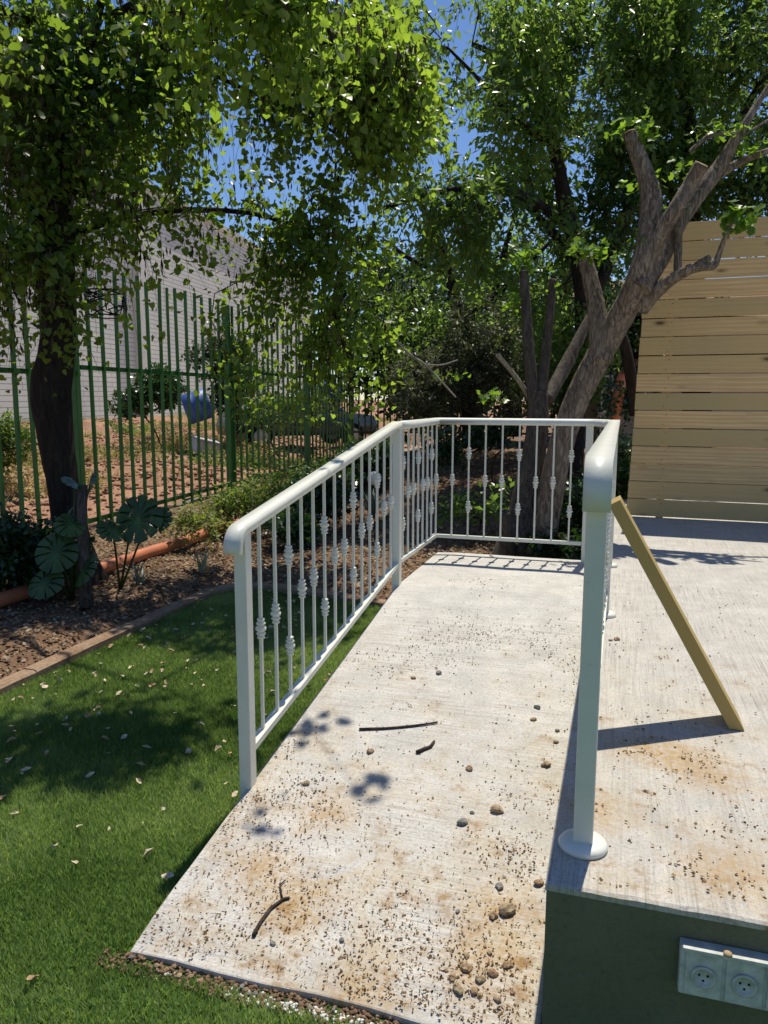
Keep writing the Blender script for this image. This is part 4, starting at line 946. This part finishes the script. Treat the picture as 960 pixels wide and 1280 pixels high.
scatter(16000, -.06, 1.7, -.15, 3.2, tmask, lambda x, y: np.zeros(len(x)), .0075, 'lobed', 'debris', 'blossom_debris', 'tiny brown blossom debris sprinkled over the terrace', 'debris', .004, .9, (.4, 1.5))
M['crumb'] = m_soil('crumbs', [(.10, .055, .02), (.22, .13, .05), (.38, .27, .13)], 40, .001)
clods('crumbs', 'brown crumbs and seed husks in patches on the ramp', 8000, XL+.02, -.10, -.17, 3.0, .0008, .0046, 'crumb', lambda x, y: rmask(x, y) & (fbm(np.c_[x, y], 9, 14, 2) > .47), zr, 'debris')
clods('crumbs', 'brown crumbs and seed husks in patches on the terrace', 7000, -.06, 1.7, -.15, 2.4, .0008, .0042, 'crumb', lambda x, y: tmask(x, y) & (fbm(np.c_[x, y], 9, 15, 2) > .45), lambda x, y: np.zeros(len(x)), 'debris')
def pebble(sx, sy, sz, mat):
    bm = bmesh.new(); bmesh.ops.create_icosphere(bm, subdivisions=2 if sx > .012 else 1, radius=1)
    q = rnd.random()*50
    for v in bm.verts:
        k = .45+1.0*float(fbm([[v.co.x+q, v.co.y, v.co.z]], 1.25, 5, 3)[0])+rnd.uniform(-.07, .07); v.co = Vector((v.co.x*sx*k, v.co.y*sy*k, v.co.z*sz*k))
    me = bpy.data.meshes.new('pebble'); bm.to_mesh(me); bm.free(); me.materials.append(M[mat]); return me
def place_peb(px, py, wpx, mat, label, group=None, ter=False, flat=.6):
    p = onz(px, py, 0) if ter else onramp(px, py); d = float((p-CAM)@Fv); r = wpx/2*d/FPX
    o = link('pebble', pebble(r, r*.8, r*flat, mat), None, loc=(p[0], p[1], p[2]+r*flat*.5), rot=(0, 0, rnd.random()*6)); tag(o, label, 'pebble', group)
place_peb(548, 842, 9, 'stone_grey', 'dark grey pebble high in the middle of the ramp')
place_peb(517, 848, 7, 'stone', 'tan pebble left of the dark grey one high on the ramp')
place_peb(672, 885, 9, 'stone_grey', 'grey pebble near the right edge of the upper ramp')
place_peb(667, 900, 9, 'stone', 'brownish pebble just below the grey one near the right edge of the ramp')
place_peb(695, 928, 8, 'stone', 'reddish brown pebble against the terrace edge')
place_peb(683, 957, 13, 'stone', 'flat red brown stone beside the terrace edge')
place_peb(697, 914, 7, 'stone_grey', 'small grey pebble touching the terrace edge')
place_peb(621, 1014, 19, 'stone', 'large tan stone in the right middle of the ramp')
place_peb(578, 1029, 15, 'stone_grey', 'dark crumbly lump left of the large tan stone')
place_peb(587, 962, 11, 'stone', 'small tan pebble above the large tan stone')
place_peb(590, 1017, 8, 'stone_grey', 'pale grey chip between the dark lump and the large tan stone')
place_peb(463, 940, 10, 'stone', 'brown pebble in the leaf shadow below the thin twig')
place_peb(383, 980, 10, 'stone', 'tan pebble near the lawn edge of the middle ramp')
place_peb(634, 1141, 22, 'stone', 'brown stone in the debris low on the right of the ramp')
place_peb(617, 1146, 14, 'stone', 'yellowish stone beside the brown one low on the ramp')
place_peb(624, 1109, 12, 'stone_grey', 'dark round pod lying above the brown stone on the ramp')
place_peb(674, 1105, 14, 'stone', 'rusty brown stone at the terrace corner')
place_peb(572, 1140, 8, 'stone_grey', 'small dark pebble left of the brown stone low on the ramp')
place_peb(427, 1176, 10, 'stone_grey', 'greenish grey pebble low in the middle of the ramp')
place_peb(341, 1180, 10, 'stone_grey', 'dark grey chip beside the forked twig')
place_peb(763, 801, 6, 'stone_grey', 'small grey stone on the terrace just behind the second base plate', ter=True)
place_peb(771, 800, 9, 'stone', 'pale stone on the terrace close to the railing', ter=True)
for px, py, w_ in [(583, 1212, 20), (600, 1226, 17), (566, 1222, 16), (572, 1238, 20), (616, 1218, 18), (634, 1208, 17), (612, 1192, 12), (592, 1240, 15), (641, 1242, 12), (622, 1250, 14), (606, 1184, 8), (558, 1214, 10), (600, 1245, 12), (584, 1196, 12), (655, 1228, 9)]:
    place_peb(px, py, w_*.82, 'stone', 'rounded brown stone in the small heap at the foot of the ramp', 'stones heaped at the foot of the ramp')
for k in range(14):
    x = rnd.uniform(-1.33, -.6); y = rnd.uniform(-.235, -.205); r = rnd.uniform(.007, .013)
    tag(link('pebble', pebble(r, r*.8, r*.6, rnd.choice(['stone', 'stone', 'stone_grey'])), None, loc=(x, y, -.462), rot=(0, 0, rnd.random()*6)), 'loose stone in the dirt rim between ramp foot and grass', 'pebble', 'stones along the gravel strip')
def twig(pts, w_, label, mat='bark_twig', name='twig', lift=.006):
    P_ = [onramp(a, b) for a, b in pts]; d = float((P_[0]-CAM)@Fv); mb = MB()
    Q = [(p[0], p[1], p[2]+lift) for p in P_]; mb.tube(Q, [w_/2*d/FPX*(1-.5*i/len(Q)) for i in range(len(Q))], 7, jit=.3)
    for j in range(1, len(Q)-1):
        mb.tube([Q[j], (Q[j][0]+rnd.uniform(-.02, .02), Q[j][1]+rnd.uniform(-.01, .02), Q[j][2]+.012)], [.0015, .0006], 5)
    tag(mb.build(name, M[mat], None, True), label, 'twig')
twig([(449, 913), (480, 912), (505, 910), (530, 907), (547, 904)], 3.5, 'long thin straight twig lying across the middle of the ramp')
twig([(317, 1172), (325, 1156), (338, 1138), (354, 1126), (362, 1124)], 5.5, 'curved forked twig lying near the foot of the ramp')
twig([(353, 1126), (351, 1115), (350, 1108), (357, 1102)], 2.5, 'short curly stalk at the fork of the twig near the ramp foot')
twig([(521, 942), (530, 938), (538, 935), (543, 928)], 5, 'dried flower spray lying below the straight twig on the ramp')
twig([(612, 695), (617, 697)], 1, 'tiny stalk on the landing')

# ------------------------------------------------------------------ socket box on the terrace wall
def onw(px, py, y=-.215): return ony(px, py, y)
c0 = onw(851, 1181); c1 = onw(846, 1240)
hh = max(.07, abs(c0[2]-c1[2])); x0 = c0[0]; zt = c0[2]
sb = empty('socket_box', (x0, -.183, zt-hh), 'weathered white triple power socket box screwed to the terrace wall', 'socket box')
MB().box((0, -.034, 0), (.36, -.001, hh)).build('back_box', M['socket'], sb, bevel=.004, loc=(0, 0, 0))
MB().box((.004, -.046, hh-.006), (.356, -.0345, hh+.004)).build('hinge_ledge', M['socket'], sb, bevel=.002, loc=(0, 0, 0))
for k in range(4):
    xk = .012+k*.086
    o = MB().box((xk, -.039, .006), (xk+.078, -.0345, hh-.009)).build('socket_plate', M['socket'], sb, bevel=.002, loc=(0, 0, 0))
    m = MB(); m.lathe([(.026, 0), (.027, .005), (.022, .0055), (.021, .0008), (.001, .0008)], 24)
    q = m.build('socket_ring', M['socket'], o, True, loc=(xk+.039, -.0393, hh*.48)); q.rotation_euler = (R(90), 0, 0)
    for dx, dz in ((-.009, .004), (.009, .004), (0, -.009)):
        m = MB(); m.lathe([(.0025, 0), (.0025, .002)], 8); q = m.build('pin_hole', M['black'], o, loc=(xk+.039+dx, -.0405, hh*.48+dz)); q.rotation_euler = (R(90), 0, 0)
m = MB(); m.lathe([(.004, 0), (.010, .003), (.009, .008), (.003, .011)], 12)
q = m.build('cable_knob', M['cut'], sb, True, loc=(.098, -.042, hh+.002))

# ------------------------------------------------------------------ beyond the fence
def m_block():
    k = NT('painted_block_wall', .85, .2)
    br = k.n('TexBrick', {'Vector': k.map((1, 1, 1), rot=(0, 0, 0)), 'Color1': (.82, .84, .72, 1), 'Color2': (.77, .79, .68, 1), 'Mortar': (.42, .43, .36, 1), 'Scale': 1.0, 'Mortar Size': .022, 'Brick Width': 2.6, 'Row Height': .235})
    c = k.mix(k.ramp(k.noise(.5, 5), [(.35, 0.), (.7, .3)]), br.outputs[0], (.42, .42, .43)); k.color(c)
    k.bump(br.outputs[1], .01, -.6); return k.m
M['block'] = m_block()
M['stucco'] = m_plain('pale_stucco', (.68, .69, .60), .9, .2, .08, nsc=2)
M['beige'] = m_plain('beige_stucco', (.44, .35, .25), .9, .2, .12, nsc=2)
p0 = np.array(atd(50, 525, 33)); pdir = nrm(np.array([[*(ray(655, 500)[:2]), 0]]))[0]
bang = math.atan2(pdir[1], pdir[0])
bd = empty('block_building', (p0[0], p0[1], 0), 'long pale painted block building with stepped cornice beyond the dirt field', 'building', rz=bang)
def wallpart(name, x0, x1, y0, y1, z0, z1, mat, par):
    m = MB().box((0, 0, 0), (x1-x0, z1-z0, y1-y0)); o = m.build(name, M[mat], par, loc=(x0, y1, z0)); o.rotation_euler = (R(90), 0, 0); return o
wallpart('wall', -16, 8.6, 0, 9, -.6, 13.4, 'block', bd)
wallpart('wall', 9.6, 44, -.35+.35, 9, -.6, 12.4, 'block', bd)
wallpart('pilaster', 8.6, 9.6, -.4, 8.9, -.6, 13.6, 'stucco', bd)
for k in range(3): wallpart('cornice', -16, 9.8, -.5-.12*k, 0-.001*k, 13.42+.28*k, 13.68+.28*k, 'stucco', bd)
wallpart('cornice', 9.8, 44, -.25, 0, 12.42, 12.7, 'stucco', bd)
# low parapet / kerb line at the wall's foot
# parked car
def car(base, rz):
    t = empty('parked_car', base, 'dark parked car half hidden behind the bushes beyond the green fence', 'car', rz=rz)
    M['carpaint'] = m_plain('dark_car_paint', (.035, .05, .06), .25, .6, .1); M['glass'] = m_plain('car_glass', (.03, .04, .045), .08, .8, .1); M['tyre'] = m_plain('tyre_rubber', (.015, .015, .015), .8, .2, .1); M['chrome'] = m_plain('pale_trim', (.5, .52, .55), .3, .6, .1)
    prof = [(-2.1, .35), (-2.15, .62), (-2.02, .88), (-1.2, .98), (-.55, 1.40), (.75, 1.45), (1.55, 1.05), (2.05, .95), (2.15, .6), (2.1, .35)]
    n = len(prof); vs = []
    for y, s in ((-.86, 1), (-.80, 1), (.80, 1), (.86, 1)):
        for x, z in prof: vs.append((x*(1 if abs(y) < .83 else .985), y*(1-.16*max(0, z-.95)), z if abs(y) < .83 else z*.99))
    fs = [(i*n+k, i*n+(k+1) % n, (i+1)*n+(k+1) % n, (i+1)*n+k) for i in range(3) for k in range(n)]+[tuple(reversed(range(n))), tuple(3*n+k for k in range(n))]
    MB().add(vs, fs).build('body', M['carpaint'], t, True, loc=(0, 0, 0))
    for s in (-1, 1):
        MB().add([(-1.05, s*.855, 1.0), (-.5, s*.80, 1.34), (.05, s*.80, 1.38), (.05, s*.855, 1.0)], [(0, 1, 2, 3)]).build('side_window', M['glass'], t, loc=(0, s*.01, 0))
        MB().add([(.12, s*.855, 1.0), (.12, s*.80, 1.38), (.7, s*.80, 1.37), (1.3, s*.855, 1.02)], [(0, 1, 2, 3)]).build('side_window', M['glass'], t, loc=(0, s*.01, 0))
        for x in (-1.35, 1.35):
            m = MB(); m.lathe([(.02, -.1), (.31, -.1), (.34, -.07), (.34, .07), (.31, .1), (.02, .1)], 20); o = m.build('wheel', M['tyre'], t, True, loc=(x, s*.80, .34)); o.rotation_euler = (R(90), 0, 0)
            m = MB(); m.lathe([(.01, -.105), (.2, -.105), (.2, .105), (.01, .105)], 16); m.build('rim', M['chrome'], o, loc=(0, 0, 0))
        MB().box((-2.16, s*.62-.14, .62), (-2.10, s*.62+.14, .76)).build('headlight', M['chrome'], t, loc=(0, 0, 0), bevel=.01)
    MB().add([(-1.17, -.72, 1.0), (-1.17, .72, 1.0), (-.58, .66, 1.40), (-.58, -.66, 1.40)], [(0, 1, 2, 3)]).build('windscreen', M['glass'], t, loc=(-.015, 0, .01))
    MB().box((-2.2, -.8, .36), (-2.1, .8, .5)).build('bumper', M['chrome'], t, loc=(0, 0, 0), bevel=.02)
p = atd(372, 540, 22); car((p[0], p[1], Hs(p[0], p[1])), bang+2.2)
def drum(px, py, d, label, r, h, tilt, mat='blue'):
    p = atd(px, py, d); z = Hs(p[0], p[1])
    m = MB(); m.lathe([(r*.9, 0), (r, .03), (r, h*.3), (r*1.04, h*.33), (r, h*.36), (r, h*.64), (r*1.04, h*.67), (r, h*.7), (r, h-.04), (r*.9, h)], 24)
    o = m.build('plastic_drum', M[mat], None, True, loc=(p[0], p[1], max(z+r*math.sin(abs(tilt)), p[2]-h*.5))); o.rotation_euler = (0, tilt, .5)
    tag(o, label, 'drum')
drum(231, 497, 19, 'blue plastic drum standing on the field behind the green fence', .38, .62, 1.25)
drum(411, 494, 20, 'smaller blue drum seen between pickets right of the parked car', .30, .62, .1)
drum(400, 480, 21, 'bright blue drum farthest right beyond the fence', .22, .5, 0)
p = atd(252, 507, 18.5); z = Hs(p[0], p[1])
MB().box((-.28, -.3, 0), (.28, .3, .34)).box((-.30, -.32, .341), (.30, .32, .39)).build('white_crate', M['palewhite'], None, loc=(p[0], p[1], z+.05), bevel=.02)
o = bpy.data.objects['white_crate']; o.rotation_euler = (.1, .25, .8); tag(o, 'scuffed white plastic crate beside the blue drum', 'crate')
# wire basket hanging in the fence
bk = empty('wire_basket', tuple(W(132, 380, 7.7)), 'black wire basket caught on the green fence beside the redbud', 'basket')
for nm, zz in (('rim', .12), ('rim', -.12)):
    MB().tube([(.2*math.cos(a), .2*math.sin(a), zz) for a in np.linspace(0, 6.283, 22)], .008, 5, cap=False).build(nm, M['blackwire'], bk, loc=(0, 0, 0))
m = MB()
for k in range(46):
    a = rnd.random()*6.3; b = a+rnd.uniform(-1.4, 1.4); z0, z1 = rnd.uniform(-.12, .12), rnd.uniform(-.12, .12)
    m.tube([(.2*math.cos(a), .2*math.sin(a), z0), (.2*math.cos((a+b)/2), .2*math.sin((a+b)/2), (z0+z1)/2), (.2*math.cos(b), .2*math.sin(b), z1)], .0065, 4)
o = m.build('mesh', M['blackwire'], bk, loc=(0, 0, 0)); o['kind'] = 'stuff'
# beige house with lattice obelisk and terracotta post at right
p = atd(745, 560, 17); q = atd(860, 560, 17); dvv = Vector(q-p); dvv.z = 0; hl = empty('beige_house', (p[0], p[1], 0), 'beige rendered house wall with a dark gutter glimpsed between trunk and timber screen', 'building', rz=math.atan2(dvv.y, dvv.x))
MB().box((0, 0, -.5), (6, 4, 2.05)).build('wall', M['beige'], hl, loc=(0, 0, 0)); MB().box((-.15, -.25, 2.05), (6.2, -.001, 2.17)).build('gutter', M['black'], hl, loc=(0, 0, 0))
MB().box((-.05, .3, 2.17), (6.1, 3.9, 2.9)).build('upper_wall', M['beige'], hl, loc=(0, 0, 0)); MB().add([(-.4, -.1, 2.95), (6.4, -.1, 2.95), (6.4, 2.1, 4.0), (-.4, 2.1, 4.0), (-.4, 4.2, 2.95), (6.4, 4.2, 2.95)], [(0, 1, 2, 3), (3, 2, 5, 4)]).build('roof', M['kerb'], hl, loc=(0, 0, 0))
tb = onz(757, 560, .1); tb = atd(756, 560, 13); ob = empty('garden_trellis', (tb[0], tb[1], .1), 'white lattice obelisk trellis in front of the beige house wall', 'trellis')
zt_ = atd(756, 472, 13)[2]-.1; hw = .085
for sx in (-hw, hw):
    for sy in (-hw, hw): MB().box((sx-.009, sy-.009, -.2), (sx+.009, sy+.009, zt_)).build('leg', M['mortar'], ob, loc=(0, 0, 0))
z = 0
while z < zt_-.2:
    for s in (-1, 1):
        MB().tube([(-hw*s, -hw-.012, z), (hw*s, -hw-.012, z+.2)], .007, 5).build('lattice', M['mortar'], ob, loc=(0, 0, 0))
    z += .2
MB().box((-hw-.01, -hw-.02, zt_), (hw+.01, hw+.01, zt_+.03)).build('cap', M['mortar'], ob, loc=(0, 0, 0))
m = MB(); Q = [W(765, 560, 10, .07), W(770, 515, 10, .075), W(775, 480, 10, .07), W(780, 465, 10, .06)]
m.tube([q[:3] for q in Q], [q[3] for q in Q], 12, jit=.15); tag(m.build('clay_post', M['pipe'], None, True), 'terracotta coloured leaning post behind the end of the right railing', 'post')
m = MB(); Q = [W(783, 500, 9.0, .045), W(785, 470, 9.0, .05), W(784, 435, 9.0, .05), W(778, 425, 9.0, .05)]
m = MB(); plimb(m, [(792, 520, 8.6, 10), (790, 480, 8.6, 14), (784, 445, 8.6, 15), (778, 420, 8.6, 12)], 10, .1); tag(m.build('dead_branch', M['bark_dark'], None, True), 'dark dead branch hanging beside the left edge of the timber screen', 'branch')
m = MB(); plimb(m, [(662, 498, 7.6, 7), (650, 478, 7.5, 6), (636, 460, 7.4, 6), (622, 444, 7.3, 6)], 8, .1); tag(m.build('pale_stick', M['pale_twig'], None, True), 'pale bare stick leaning out to the left of the pollarded stems', 'stick')
m = MB(); plimb(m, [(495, 425, 6.8, 3), (510, 442, 6.8, 3), (533, 456, 6.8, 3), (550, 475, 6.8, 2.5), (570, 497, 6.8, 2)], 6, .1); plimb(m, [(533, 456, 6.8, 2.5), (552, 457, 6.8, 2), (572, 450, 6.8, 1.5)], 6, .1); tag(m.build('bare_twig', M['pale_twig'], None, True), 'pale bare twig hanging in front of the dark back fence', 'twig')
